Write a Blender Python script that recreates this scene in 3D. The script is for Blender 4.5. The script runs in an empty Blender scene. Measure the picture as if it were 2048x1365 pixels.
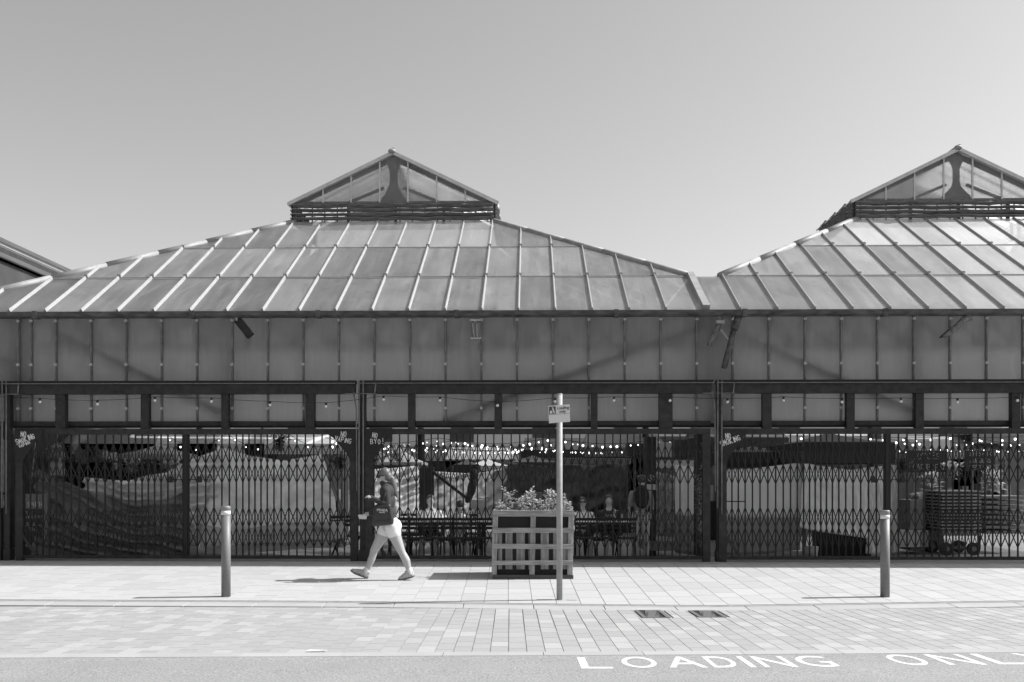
import bpy, bmesh, math, random
from mathutils import Vector, Matrix, noise
R = math.radians
rnd = random.Random(7)
sc = bpy.context.scene
COL = sc.collection

# ------------------------------------------------------------------ camera
F = 1991.0; CX = 1020.0; HY = 945.0; CZ = 1.63      # photograph pixels (2048 x 1365)
cam = bpy.data.cameras.new('camera'); camo = bpy.data.objects.new('camera', cam); COL.objects.link(camo)
cam.sensor_width = 36.0; cam.lens = 36.0 * F / 2048.0
cam.shift_x = (1024 - CX) / 2048.0; cam.shift_y = (HY - 682.5) / 2048.0
cam.clip_end = 3000; cam.clip_start = 0.1
camo.location = (0, 0, CZ); camo.rotation_euler = (R(90), 0, 0)
sc.camera = camo
# ------------------------------------------------------------------ world and sun
SUN_EL, SUN_AZ = 46.5, 84.3           # azimuth clockwise from +Y (straight ahead)
w = bpy.data.worlds.new('World'); sc.world = w; w.use_nodes = True
nt = w.node_tree; nt.nodes.clear()
sky = nt.nodes.new('ShaderNodeTexSky'); sky.sky_type = 'NISHITA'; sky.sun_disc = False
sky.sun_elevation = R(SUN_EL); sky.sun_rotation = R(SUN_AZ); sky.air_density = 1.0; sky.dust_density = 2.2; sky.ozone_density = 1.0
bw = nt.nodes.new('ShaderNodeRGBToBW'); bg = nt.nodes.new('ShaderNodeBackground'); wo = nt.nodes.new('ShaderNodeOutputWorld')
bg.inputs['Strength'].default_value = 0.145
nt.links.new(sky.outputs[0], bw.inputs[0]); nt.links.new(bw.outputs[0], bg.inputs[0]); nt.links.new(bg.outputs[0], wo.inputs[0])
sl = bpy.data.lights.new('sun', 'SUN'); sl.energy = 4.8; sl.angle = R(0.42); sl.color = (1, 1, 1)
so = bpy.data.objects.new('sun', sl); COL.objects.link(so)
Ld = Vector((math.cos(R(SUN_EL)) * math.sin(R(SUN_AZ)), math.cos(R(SUN_EL)) * math.cos(R(SUN_AZ)), math.sin(R(SUN_EL))))
so.rotation_euler = Ld.to_track_quat('Z', 'Y').to_euler(); so.location = (20, 0, 30)
sc.view_settings.view_transform = 'Standard'; sc.view_settings.look = 'None'
sc.view_settings.gamma = 1; sc.view_settings.exposure = 0.5
sc.render.engine = 'CYCLES'; sc.cycles.use_denoising = True; sc.cycles.max_bounces = 8
sc.cycles.sample_clamp_indirect = 4.0

# ------------------------------------------------------------------ frames
def W(px, py, d):
    return Vector(((px - CX) * d / F, d, CZ + (HY - py) * d / F))
YAW = R(-1.1); BY = 17.7
ROT = Matrix.Rotation(YAW, 4, 'Z'); BM = Matrix.Translation((0, BY, 0)) @ ROT; BMI = BM.inverted()
def B(px, py, v):                       # point of the hall's own frame seen at a pixel on the plane v
    o = BMI @ Vector((0, 0, CZ)); e = BMI @ W(px, py, 10.0); t = (v - o.y) / (e.y - o.y)
    p = o + (e - o) * t
    return p
PS = 0.03
def pz(y): return PS * (y - 15.2)       # pavement height
def rz(y): return -0.091 + 0.025 * (12.5 - y)   # road height
def GP(px, py):                         # pavement point under a pixel
    k = (py - HY) / F; d = (CZ + PS * 15.2) / (k + PS); return Vector(((px - CX) * d / F, d, pz(d)))
def GR(px, py):
    k = (py - HY) / F; d = (CZ + 0.091 - 0.3125) / (k - 0.025); return Vector(((px - CX) * d / F, d, rz(d)))
FLOOR = -0.03

# ------------------------------------------------------------------ materials
MATS = {}
def mat(name, g, rough=0.6, var=0.15, scale=6.0, metal=0.0, bump=0.0, bdist=0.02, stretch=(1, 1, 1), spec=0.5, trans=0.0, rand=0.0, detail=6.0, fine=0.0, fscale=120.0, coord='Object', emit=0.0, tcol=0, glass=0, fstretch=(1, 1, 1)):
    if name in MATS: return MATS[name]
    m = bpy.data.materials.new(name); m.use_nodes = True; n = m.node_tree.nodes; L = m.node_tree.links
    b = n['Principled BSDF']; out = n['Material Output']
    b.inputs['Roughness'].default_value = rough; b.inputs['Metallic'].default_value = metal
    b.inputs['Specular IOR Level'].default_value = spec
    tc = n.new('ShaderNodeTexCoord'); mp = n.new('ShaderNodeMapping'); mp.inputs['Scale'].default_value = stretch
    L.new(tc.outputs[coord], mp.inputs['Vector'])
    nz = n.new('ShaderNodeTexNoise'); nz.inputs['Scale'].default_value = scale; nz.inputs['Detail'].default_value = detail; nz.inputs['Roughness'].default_value = 0.6
    L.new(mp.outputs[0], nz.inputs['Vector'])
    mr = n.new('ShaderNodeMapRange'); mr.inputs['From Min'].default_value = 0.3; mr.inputs['From Max'].default_value = 0.7
    mr.inputs['To Min'].default_value = g * (1 - var); mr.inputs['To Max'].default_value = g * (1 + var)
    L.new(nz.outputs['Fac'], mr.inputs['Value']); val = mr.outputs[0]
    if fine:
        n2 = n.new('ShaderNodeTexNoise'); n2.inputs['Scale'].default_value = fscale; n2.inputs['Detail'].default_value = 3
        mp2 = n.new('ShaderNodeMapping'); mp2.inputs['Scale'].default_value = fstretch; L.new(tc.outputs[coord], mp2.inputs['Vector']); L.new(mp2.outputs[0], n2.inputs['Vector'])
        m2 = n.new('ShaderNodeMapRange'); m2.inputs['From Min'].default_value = 0.3; m2.inputs['From Max'].default_value = 0.7
        m2.inputs['To Min'].default_value = 1 - fine; m2.inputs['To Max'].default_value = 1 + fine
        L.new(n2.outputs['Fac'], m2.inputs['Value'])
        mu = n.new('ShaderNodeMath'); mu.operation = 'MULTIPLY'; L.new(val, mu.inputs[0]); L.new(m2.outputs[0], mu.inputs[1]); val = mu.outputs[0]
    if rand:
        oi = n.new('ShaderNodeObjectInfo'); m3 = n.new('ShaderNodeMapRange')
        m3.inputs['To Min'].default_value = 1 - rand; m3.inputs['To Max'].default_value = 1 + rand
        L.new(oi.outputs['Random'], m3.inputs['Value'])
        mu = n.new('ShaderNodeMath'); mu.operation = 'MULTIPLY'; L.new(val, mu.inputs[0]); L.new(m3.outputs[0], mu.inputs[1]); val = mu.outputs[0]
    cb = n.new('ShaderNodeCombineColor'); [L.new(val, cb.inputs[i]) for i in range(3)]
    L.new(cb.outputs[0], b.inputs['Base Color'])
    if bump:
        bp = n.new('ShaderNodeBump'); bp.inputs['Strength'].default_value = bump; bp.inputs['Distance'].default_value = bdist
        L.new((n2 if fine else nz).outputs['Fac'], bp.inputs['Height']); L.new(bp.outputs[0], b.inputs['Normal'])
    if glass: b.inputs['Transmission Weight'].default_value = glass; b.inputs['IOR'].default_value = 1.15
    if emit:
        b.inputs['Emission Color'].default_value = (1, 1, 1, 1); b.inputs['Emission Strength'].default_value = emit
    if trans:
        tr = n.new('ShaderNodeBsdfTranslucent'); 
        if tcol: tr.inputs['Color'].default_value = (tcol, tcol, tcol, 1)
        else: L.new(cb.outputs[0], tr.inputs['Color'])
        mx = n.new('ShaderNodeMixShader'); mx.inputs[0].default_value = trans
        L.new(b.outputs[0], mx.inputs[1]); L.new(tr.outputs[0], mx.inputs[2]); L.new(mx.outputs[0], out.inputs[0])
    MATS[name] = m; return m

M_iron = mat('black_painted_iron', 0.0195, 0.55, 0.6, 9, bump=0.15, detail=10, spec=.3)
M_gate = mat('dull_gate_iron', 0.0155, 0.6, 0.3, 20, spec=.25)
M_mull = mat('weathered_mullion', 0.12, 0.6, 0.5, 9, stretch=(3, 3, 1.0), detail=9)
M_clip = mat('pale_clip', 0.32, 0.5, 0.2, 30)
M_rib = mat('roof_rib_aluminium', 0.29, 0.5, 0.1, 5)
M_verge = mat('painted_verge', 0.5, 0.5, 0.15, 5)
M_ridge = mat('weathered_lead_cap', 0.25, 0.55, 0.25, 4)
M_pane = mat('milky_wall_sheet', 0.31, 0.5, 0.22, 2.2, trans=0.6, tcol=.76, rand=0.05, stretch=(1, 1, .5), fine=0.16, fscale=16, fstretch=(1, 1, .12), detail=9)
M_gutter = mat('peeling_gutter_paint', 0.05, 0.6, 0.8, 5, stretch=(1, 1, 3), detail=10)
M_gpane = mat('lantern_glass_sheet', 0.30, 0.35, 0.15, 2.5, trans=0.6, tcol=.85)
M_gable = mat('frosted_gable_glass', 0.52, 0.32, 0.2, 1.5, glass=.75)
M_louvre = mat('weathered_louvre', 0.15, 0.6, 0.5, 5, stretch=(1, 4, 4), detail=9)
M_dark = mat('matte_black', 0.016, 0.8, 0.3, 5)  # even near-black shared by furniture, cloth and dark fittings
M_chalk = mat('chalk_white', 0.55, 0.8, 0.25, 40)
M_wood = mat('pallet_wood', 0.23, 0.75, 0.5, 5, stretch=(.6, 6, 6), detail=9, fine=0.1, fscale=60, rand=.12)
M_woodv = mat('pallet_wood_upright', 0.23, 0.75, 0.5, 5, stretch=(6, 6, .6), detail=9, fine=0.1, fscale=60, rand=.12)
M_steel = mat('galvanised_steel', 0.3, 0.6, 0.14, 20, metal=0.1, spec=.3)
M_boll = mat('bollard_grey', 0.15, 0.5, 0.12, 5, fine=.08, fscale=60)
M_bollcap = mat('bollard_cap', 0.2, 0.4, 0.1, 12)
M_white = mat('white_reflective', 0.62, 0.5, 0.05, 20)
M_signface = mat('sign_face', 0.55, 0.5, 0.05, 20)
M_signdark = mat('sign_print_dark', 0.05, 0.5, 0.05, 20)
M_leaf = mat('leaf', 0.5, 0.45, 0.35, 60, trans=0.3)
M_leafd = mat('dark_leaf', 0.08, 0.5, 0.4, 50, trans=0.2)
M_stem = mat('stem', 0.12, 0.8, 0.2, 30)
M_road = mat('asphalt', 0.235, 0.85, 0.08, 1.3, fine=0.4, fscale=60, bump=0.25)
M_joint = mat('joint_sand', 0.25, 0.9, 0.2, 8)
M_kerb = mat('kerb_granite', 0.33, 0.8, 0.06, 2, fine=0.12, fscale=90, rand=.05)
M_floor = mat('market_floor', 0.13, 0.8, 0.2, 1.5, fine=0.12, fscale=40)
M_thresh = mat('threshold_setts', 0.30, 0.8, 0.12, 1.6, fine=0.12, fscale=60)
M_paint = mat('road_marking_paint', 0.58, 0.7, 0.1, 4, fine=.22, fscale=70)
SL = [mat('slab_%s' % t, g, 0.75, 0.025, 2.5, fine=0.03, fscale=150) for t, g in (('pale', .40), ('light', .39), ('plain', .38), ('warm', .368), ('dull', .352))]
PV = [mat('block_%s' % t, g, 0.8, 0.04, 3, fine=0.09, fscale=110) for t, g in (('pale', .345), ('light', .315), ('plain', .297), ('mid', .29), ('dull', .28))]
M_tarpl = mat('pale_tarpaulin', 0.84, 0.5, 0.12, 5, bump=.7, bdist=.06, trans=0.4)
M_tarpm = mat('grey_tarpaulin', 0.44, 0.5, 0.15, 5, bump=.7, bdist=.06, trans=0.3)
M_tarpd = mat('dark_tarpaulin', 0.075, 0.5, 0.25, 5, bump=.7, bdist=.06, trans=0.2)
M_cream = mat('cream_canvas', 0.65, 0.7, 0.1, 3, trans=0.35)
M_sheet = mat('pale_sheeting', .8, .6, .05, 2, trans=.35)
M_sheetd = mat('grey_sheeting', .4, .6, .08, 2, trans=.3)
M_canvasd = mat('black_canvas', 0.018, 0.7, 0.3, 5)
M_table = mat('white_table_top', 0.85, 0.4, 0.08, 12)
M_skin = mat('skin', 0.52, 0.5, 0.05, 20)
M_skinp = mat('pale_skin', 0.36, 0.45, 0.04, 20, spec=.4)
M_hair = mat('brown_hair', 0.06, 0.5, 0.4, 60, stretch=(1, 1, .3))
M_hairl = mat('streaked_hair', 0.11, 0.45, 0.55, 50, stretch=(4, 4, 1))
M_top = mat('charcoal_top', 0.026, 0.85, 0.2, 20)
M_bag = mat('black_bag', 0.02, 0.5, 0.3, 20)
M_shorts = mat('white_shorts', 0.66, 0.8, 0.04, 12)
M_sock = mat('white_sock', 0.6, 0.9, 0.1, 60)
M_shoe = mat('grey_trainer', 0.34, 0.7, 0.5, 45)
M_sole = mat('trainer_sole', 0.12, 0.8, 0.3, 30)
M_glass = mat('sunglass_black', 0.01, 0.15, 0.1, 30)
M_bulb = mat('lit_bulb', 0.8, 0.4, 0.0, 5, emit=2.2)
M_bulboff = mat('unlit_bulb_glass', 0.6, 0.15, 0.05, 5)
M_farwall = mat('pale_far_wall', 0.50, 0.8, 0.08, 0.7)
M_fard = mat('dark_cladding', 0.05, 0.7, 0.3, 2)
M_farm = mat('grey_cladding', 0.2, 0.7, 0.2, 2)
M_pot = mat('concrete_planter', 0.20, 0.85, 0.2, 5)
M_block = mat('painted_concrete', 0.38, 0.85, 0.2, 6, fine=.1, fscale=30)
M_board = mat('blackboard', 0.022, 0.7, 0.35, 9)
M_frame = mat('signboard_frame', 0.16, 0.7, 0.25, 9, stretch=(4, 4, .6))
M_slate = mat('old_slate_roof', 0.055, 0.7, 0.35, 3, stretch=(1, .3, 1), fine=.15, fscale=30)
M_tex = mat('light_top', 0.85, 0.8, 0.08, 20)
M_mid = mat('mid_cloth', 0.3, 0.8, 0.15, 20)

# ------------------------------------------------------------------ roof sheet: stained translucent sheet with runs down the slope
def roof_material():
    m = bpy.data.materials.new('stained_roof_sheet'); m.use_nodes = True; n = m.node_tree.nodes; L = m.node_tree.links
    b = n['Principled BSDF']; out = n['Material Output']
    tc = n.new('ShaderNodeTexCoord'); oi = n.new('ShaderNodeObjectInfo')
    def nz(scale, st, d=6):
        mp = n.new('ShaderNodeMapping'); mp.inputs['Scale'].default_value = st
        ad = n.new('ShaderNodeVectorMath'); ad.operation = 'ADD'
        L.new(tc.outputs['Object'], mp.inputs['Vector']); L.new(mp.outputs[0], ad.inputs[0])
        cmb = n.new('ShaderNodeCombineXYZ'); L.new(oi.outputs['Random'], cmb.inputs[2]); sm = n.new('ShaderNodeVectorMath'); sm.operation = 'SCALE'; sm.inputs['Scale'].default_value = 9
        L.new(cmb.outputs[0], sm.inputs[0]); L.new(sm.outputs[0], ad.inputs[1])
        t = n.new('ShaderNodeTexNoise'); t.inputs['Scale'].default_value = scale; t.inputs['Detail'].default_value = d; L.new(ad.outputs[0], t.inputs['Vector']); return t.outputs['Fac']
    def rng(v, a, c, f0=.3, f1=.7):
        r = n.new('ShaderNodeMapRange'); r.inputs['From Min'].default_value = f0; r.inputs['From Max'].default_value = f1
        r.inputs['To Min'].default_value = a; r.inputs['To Max'].default_value = c; L.new(v, r.inputs['Value']); return r.outputs[0]
    def mul(a, c):
        k = n.new('ShaderNodeMath'); k.operation = 'MULTIPLY'; L.new(a, k.inputs[0]); L.new(c, k.inputs[1]); return k.outputs[0]
    v = mul(rng(nz(6, (1, .12, .12), 8), .13, .40), rng(nz(1.3, (1, .6, .6)), .75, 1.25))
    v = mul(v, rng(oi.outputs['Random'], .9, 1.1, 0, 1))
    v = mul(v, rng(nz(22, (1, .06, .06), 5), .72, 1.28))
    v = mul(v, rng(nz(9, (1, 1, 1), 9), .4, 1.05, .33, .45))
    cb = n.new('ShaderNodeCombineColor'); [L.new(v, cb.inputs[i]) for i in range(3)]
    L.new(cb.outputs[0], b.inputs['Base Color']); b.inputs['Specular IOR Level'].default_value = 0.0; b.inputs['Roughness'].default_value = 1
    tr = n.new('ShaderNodeBsdfTranslucent'); tr.inputs['Color'].default_value = (1, 1, 1, 1); tp = n.new('ShaderNodeBsdfTransparent'); gl = n.new('ShaderNodeBsdfGlossy'); fr = n.new('ShaderNodeFresnel'); fr.inputs['IOR'].default_value = 1.52
    L.new(mul(rng(nz(3, (1, .4, .4)), .46, .60), rng(oi.outputs['Random'], .8, 1.22, 0, 1)), gl.inputs['Roughness'])
    m1 = n.new('ShaderNodeMixShader'); m1.inputs[0].default_value = .68; L.new(b.outputs[0], m1.inputs[1]); L.new(tr.outputs[0], m1.inputs[2])
    m2 = n.new('ShaderNodeMixShader'); m2.inputs[0].default_value = .4; L.new(m1.outputs[0], m2.inputs[1]); L.new(tp.outputs[0], m2.inputs[2])
    m3 = n.new('ShaderNodeMixShader'); L.new(fr.outputs[0], m3.inputs[0]); L.new(m2.outputs[0], m3.inputs[1]); L.new(gl.outputs[0], m3.inputs[2]); L.new(m3.outputs[0], out.inputs[0])
    return m
M_roof = roof_material()

# ------------------------------------------------------------------ mesh helpers
class MB:
    def __init__(s): s.v = []; s.f = []; s.mi = []
    def add(s, vs, fs, mi=0):
        o = len(s.v); s.v += [tuple(x) for x in vs]; s.f += [tuple(i + o for i in f) for f in fs]; s.mi += [mi] * len(fs); return s
    def box(s, a, b, mi=0):
        x0, x1 = sorted((a[0], b[0])); y0, y1 = sorted((a[1], b[1])); z0, z1 = sorted((a[2], b[2]))
        return s.add([(x0, y0, z0), (x1, y0, z0), (x1, y1, z0), (x0, y1, z0), (x0, y0, z1), (x1, y0, z1), (x1, y1, z1), (x0, y1, z1)],
                     [(0, 3, 2, 1), (4, 5, 6, 7), (0, 1, 5, 4), (1, 2, 6, 5), (2, 3, 7, 6), (3, 0, 4, 7)], mi)
    def bar(s, p, q, w, t, up=(0, 0, 1), mi=0):       # box bar from p to q, w wide (sideways), t thick (along up)
        p, q = Vector(p), Vector(q); d = (q - p).normalized(); up = Vector(up); side = d.cross(up)
        if side.length < 1e-4: side = d.cross(Vector((0, 1, 0)))
        side.normalize(); up = side.cross(d).normalized(); a = side * w / 2; c = up * t / 2
        return s.add([p - a - c, p + a - c, p + a + c, p - a + c, q - a - c, q + a - c, q + a + c, q - a + c],
                     [(0, 1, 2, 3), (7, 6, 5, 4), (0, 4, 5, 1), (1, 5, 6, 2), (2, 6, 7, 3), (3, 7, 4, 0)], mi)
    def tube(s, pts, r, n=8, mi=0, cap=True):
        pts = [Vector(p) for p in pts]; rs = r if isinstance(r, (list, tuple)) else [r] * len(pts); o = len(s.v)
        for i, p in enumerate(pts):
            d = (pts[min(i + 1, len(pts) - 1)] - pts[max(i - 1, 0)]).normalized()
            a = d.cross(Vector((0, 0, 1)));
            if a.length < 1e-3: a = d.cross(Vector((0, 1, 0)))
            a.normalize(); c = a.cross(d)
            for k in range(n):
                t = 2 * math.pi * k / n; s.v.append(tuple(p + (a * math.cos(t) + c * math.sin(t)) * rs[i]))
        for i in range(len(pts) - 1):
            for k in range(n):
                k2 = (k + 1) % n; s.f.append((o + i * n + k, o + i * n + k2, o + (i + 1) * n + k2, o + (i + 1) * n + k)); s.mi.append(mi)
        if cap:
            s.f.append(tuple(o + k for k in range(n))[::-1]); s.f.append(tuple(o + (len(pts) - 1) * n + k for k in range(n))); s.mi += [mi, mi]
        return s
    def prism(s, poly, y0, y1, mi=0):                 # polygon in (x,z), extruded along y
        n = len(poly); return s.add([(x, y0, z) for x, z in poly] + [(x, y1, z) for x, z in poly],
                     [tuple(range(n)), tuple(range(2 * n - 1, n - 1, -1))] + [(i, i + n, (i + 1) % n + n, (i + 1) % n) for i in range(n)], mi)
    def slab3(s, quad, t, mi=0, open_=False):                      # sheet over a 3-D polygon with thickness t below it
        q = [Vector(p) for p in quad]; nn = (q[1] - q[0]).cross(q[2] - q[0]).normalized(); n = len(q)
        return s.add(q + [p - nn * t for p in q], [tuple(range(n))] + ([] if open_ else [tuple(range(2 * n - 1, n - 1, -1))]) + [(i, i + n, (i + 1) % n + n, (i + 1) % n) for i in range(n)], mi)
    def ball(s, c, r, nu=10, nv=6, mi=0, sc_=(1, 1, 1)):
        vs = []; c = Vector(c)
        for j in range(nv + 1):
            ph = math.pi * j / nv
            for i in range(nu):
                th = 2 * math.pi * i / nu; vs.append(c + Vector((r * sc_[0] * math.sin(ph) * math.cos(th), r * sc_[1] * math.sin(ph) * math.sin(th), r * sc_[2] * math.cos(ph))))
        fs = [(j * nu + i, (j + 1) * nu + i, (j + 1) * nu + (i + 1) % nu, j * nu + (i + 1) % nu) for j in range(nv) for i in range(nu)]
        return s.add(vs, fs, mi)
    def mesh(s, name, mats, smooth=False):
        me = bpy.data.meshes.new(name); me.from_pydata(s.v, [], s.f)
        for m in (mats if isinstance(mats, (list, tuple)) else [mats]): me.materials.append(m)
        if any(s.mi): me.polygons.foreach_set('material_index', s.mi)
        if smooth: me.polygons.foreach_set('use_smooth', [True] * len(me.polygons))
        bm = bmesh.new(); bm.from_mesh(me)
        if s.__dict__.get('fixn', True): bmesh.ops.recalc_face_normals(bm, faces=bm.faces)
        bm.to_mesh(me); bm.free(); return me
    def build(s, name, mats, parent=None, loc=None, smooth=False, bevel=0.0):
        o = link(name, s.mesh(name, mats, smooth), parent, loc)
        if bevel:
            b = o.modifiers.new('bevel', 'BEVEL'); b.width = bevel; b.segments = 2; b.limit_method = 'ANGLE'
        return o
def link(name, data, parent=None, loc=None):
    o = bpy.data.objects.new(name, data); COL.objects.link(o)
    if parent: o.parent = parent
    if loc is not None: o.location = loc
    return o
def tag(o, label=None, cat=None, group=None, kind=None):
    if label: o['label'] = label
    if cat: o['category'] = cat
    if group: o['group'] = group
    if kind: o['kind'] = kind
    return o
def thing(name, label, cat, loc=(0, 0, 0), rot=0, group=None):
    o = bpy.data.objects.new(name, None); COL.objects.link(o); o.location = loc; o.rotation_euler = (0, 0, rot); o.empty_display_size = .1
    return tag(o, label, cat, group)
def hthing(name, label, cat, group=None):            # a thing whose parts are drawn in the hall's frame
    o = thing(name, label, cat, (0, BY, 0), YAW, group); return o
def reorigin(o, p):                                  # put the origin of a mesh at p (same frame)
    p = Vector(p); o.data.transform(Matrix.Translation(-p)); o.location = p; return o

# stroke lettering ---------------------------------------------------------------
FONT = {'A': [[(0, 0), (.5, 1), (1, 0)], [(.2, .4), (.8, .4)]], 'B': [[(0, 0), (0, 1), (.7, .95), (.8, .75), (.6, .52), (0, .5)], [(.6, .52), (.95, .3), (.8, .05), (0, 0)]],
 'C': [[(.95, .85), (.6, 1), (.2, .9), (0, .5), (.2, .1), (.6, 0), (.95, .15)]], 'D': [[(0, 0), (0, 1), (.6, .95), (1, .5), (.6, .05), (0, 0)]],
 'E': [[(1, 1), (0, 1), (0, 0), (1, 0)], [(0, .5), (.8, .5)]], 'G': [[(.95, .85), (.5, 1), (.1, .8), (0, .4), (.3, 0), (.8, .05), (1, .45), (.55, .45)]],
 'H': [[(0, 0), (0, 1)], [(1, 0), (1, 1)], [(0, .5), (1, .5)]], 'I': [[(.5, 0), (.5, 1)]], 'K': [[(0, 0), (0, 1)], [(.9, 1), (0, .45), (1, 0)]],
 'L': [[(0, 1), (0, 0), (.9, 0)]], 'M': [[(0, 0), (.1, 1), (.5, .35), (.9, 1), (1, 0)]], 'N': [[(0, 0), (0, 1), (1, 0), (1, 1)]],
 'O': [[(.5, 1), (.1, .8), (0, .4), (.3, 0), (.8, .1), (1, .6), (.75, .95), (.5, 1)]], 'P': [[(0, 0), (0, 1), (.8, .95), (.95, .7), (.7, .45), (0, .42)]],
 'R': [[(0, 0), (0, 1), (.8, .95), (.95, .7), (.7, .48), (0, .46)], [(.5, .46), (1, 0)]], 'S': [[(.95, .88), (.5, 1), (.05, .8), (.2, .55), (.85, .42), (.95, .15), (.5, 0), (0, .12)]],
 'T': [[(0, 1), (1, 1)], [(.5, 1), (.5, 0)]], 'U': [[(0, 1), (0, .3), (.3, 0), (.8, .05), (1, .4), (1, 1)]], 'V': [[(0, 1), (.5, 0), (1, 1)]],
 'W': [[(0, 1), (.25, 0), (.5, .7), (.75, 0), (1, 1)]], 'Y': [[(0, 1), (.5, .5), (1, 1)], [(.5, .5), (.45, 0)]], '!': [[(.5, 1), (.45, .35)], [(.42, .06), (.44, 0)]],
 'J': [[(.7, 1), (.7, .2), (.4, 0), (.05, .2)]], 'F': [[(1, 1), (0, 1), (0, 0)], [(0, .5), (.8, .5)]]}
def write(text, x, z, h, y, th, wf=.62, gap=.3, tilt=0.0, jit=0.0, name='lettering', parent=None, m=None, t=.004, seed=1):
    r = random.Random(seed); mb = MB(); cx = 0.0; ca, sa = math.cos(tilt), math.sin(tilt)
    for ch in text:
        if ch in FONT:
            s_ = h * (1 + jit * r.uniform(-.5, .5)); oy = jit * h * r.uniform(-.35, .35)
            for st in FONT[ch]:
                P = []
                for a, b in st:
                    lx = cx + a * wf * s_ + jit * r.uniform(-.04, .04) * h; lz = b * s_ + oy + jit * r.uniform(-.04, .04) * h
                    P.append((x + lx * ca - lz * sa, z + lx * sa + lz * ca))
                for (x0, z0), (x1, z1) in zip(P, P[1:]):
                    dx, dz = x1 - x0, z1 - z0; l = math.hypot(dx, dz) or 1; nx, nz_ = -dz / l * th / 2, dx / l * th / 2; ex, ez = dx / l * th * .35, dz / l * th * .35
                    mb.prism([(x0 - ex + nx, z0 - ez + nz_), (x0 - ex - nx, z0 - ez - nz_), (x1 + ex - nx, z1 + ez - nz_), (x1 + ex + nx, z1 + ez + nz_)], y - t, y)
        cx += (wf + gap) * h * (.6 if ch in ' I!' else 1)
    return mb.build(name, m or M_chalk, parent)

# ------------------------------------------------------------------ GROUND
def kerbY(x):
    P = [(-30, 13.4), (-7, 13.08), (-2, 12.93), (1.4, 12.66), (2.6, 12.6), (7, 13.0), (30, 14.0)]
    for (a, ya), (b, yb) in zip(P, P[1:]):
        if x <= b: return ya + (yb - ya) * (x - a) / (b - a) - .22
    return P[-1][1] - .22
def edgeY(x): return 9.06 + .028 * x + (.0025 * x * x if x > 0 else 0)      # road edge of the block paving
g = MB(); xs = [-400, -60, -12, -7, -4, -2, 0, 1.4, 2.6, 4, 7, 12, 60, 400]
mb = MB()
for a, b in zip(xs, xs[1:]): mb.add([(a, -60, rz(-60)), (b, -60, rz(-60)), (b, kerbY(b) + .02, rz(kerbY(b)) - .012), (a, kerbY(a) + .02, rz(kerbY(a)) - .012)], [(0, 1, 2, 3)])
tag(mb.build('road', M_joint), kind='structure')
mb = MB()
for a, b in zip(xs, xs[1:]): mb.add([(a, -60, rz(-60) + .008), (b, -60, rz(-60) + .008), (b, edgeY(b) - .24, rz(edgeY(b) - .24) + .003), (a, edgeY(a) - .24, rz(edgeY(a) - .24) + .003)], [(0, 1, 2, 3)])
tag(mb.build('asphalt_carriageway', M_road), kind='structure')
mb = MB(); mb.add([(-900, -900, -.9), (900, -900, -.9), (900, 1500, -.9), (-900, 1500, -.9)], [(0, 1, 2, 3)]); tag(mb.build('ground', M_floor), kind='structure')
PBY = 17.05     # back edge of slab paving; setts beyond to the gates
mb = MB()
for a, b in zip(xs, xs[1:]): mb.add([(a, kerbY(a) + .3, pz(kerbY(a) + .3) - .006), (b, kerbY(b) + .3, pz(kerbY(b) + .3) - .006), (b, 18.2, pz(18.2) - .006), (a, 18.2, pz(18.2) - .006)], [(0, 1, 2, 3)])
pave = tag(mb.build('pavement', M_joint), kind='structure')
mb = MB(); mb.add([(-60, 17.75, FLOOR), (60, 17.75, FLOOR), (60, 80, FLOOR - .002), (-60, 80, FLOOR - .002)], [(0, 1, 2, 3)]); tag(mb.build('market_floor', M_floor), kind='structure')
mb = MB(); mb.box((-30, 17.02, -.3), (30, 18.0, pz(17.5) + .0)); 
th = tag(mb.build('threshold_strip', M_thresh), kind='structure'); th.location.z = -.006

def slabunit(m):
    mb = MB(); b = .0025; H = .0
    mb.add([(0, 0, -.02), (1, 0, -.02), (1, 1, -.02), (0, 1, -.02), (0.006, 0.006, 0), (.994, .006, 0), (.994, .994, 0), (.006, .994, 0)],
           [(0, 1, 5, 4), (1, 2, 6, 5), (2, 3, 7, 6), (3, 0, 4, 7), (4, 5, 6, 7)])
    return mb.mesh('unit', m)
SLU = [slabunit(m) for m in SL]; PVU = [slabunit(m) for m in PV]
def place_units(cells, units, mats, name, parent, zf, slope, limit=300):
    cells.sort(key=lambda c: c[0]); near = cells[:limit]; rest = cells[limit:]
    for pr, x0, x1, y0, y1, t in near:
        o = link(name, units[t], parent); o.location = (x0, y0, zf(y0)); o.scale = (x1 - x0, y1 - y0, 1); o.rotation_euler = (math.atan(slope), 0, 0)
    if rest:
        mb = MB()
        for pr, x0, x1, y0, y1, t in rest:
            zs = [zf(y0), zf(y0), zf(y1), zf(y1)]; P = [(x0, y0), (x1, y0), (x1, y1), (x0, y1)]; e = .003
            Q = [(x0 + e, y0 + e), (x1 - e, y0 + e), (x1 - e, y1 - e), (x0 + e, y1 - e)]
            mb.add([(p[0], p[1], z - .02) for p, z in zip(P, zs)] + [(p[0], p[1], z) for p, z in zip(Q, zs)], [(0, 1, 5, 4), (1, 2, 6, 5), (2, 3, 7, 6), (3, 0, 4, 7), (4, 5, 6, 7)], t)
        o = mb.build(name + '_field', mats, parent); o['kind'] = 'stuff'
r = random.Random(3); cells = []; pitch = .3145; J = .005
x = -16.0 + (-0.02)
i0 = -50
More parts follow.
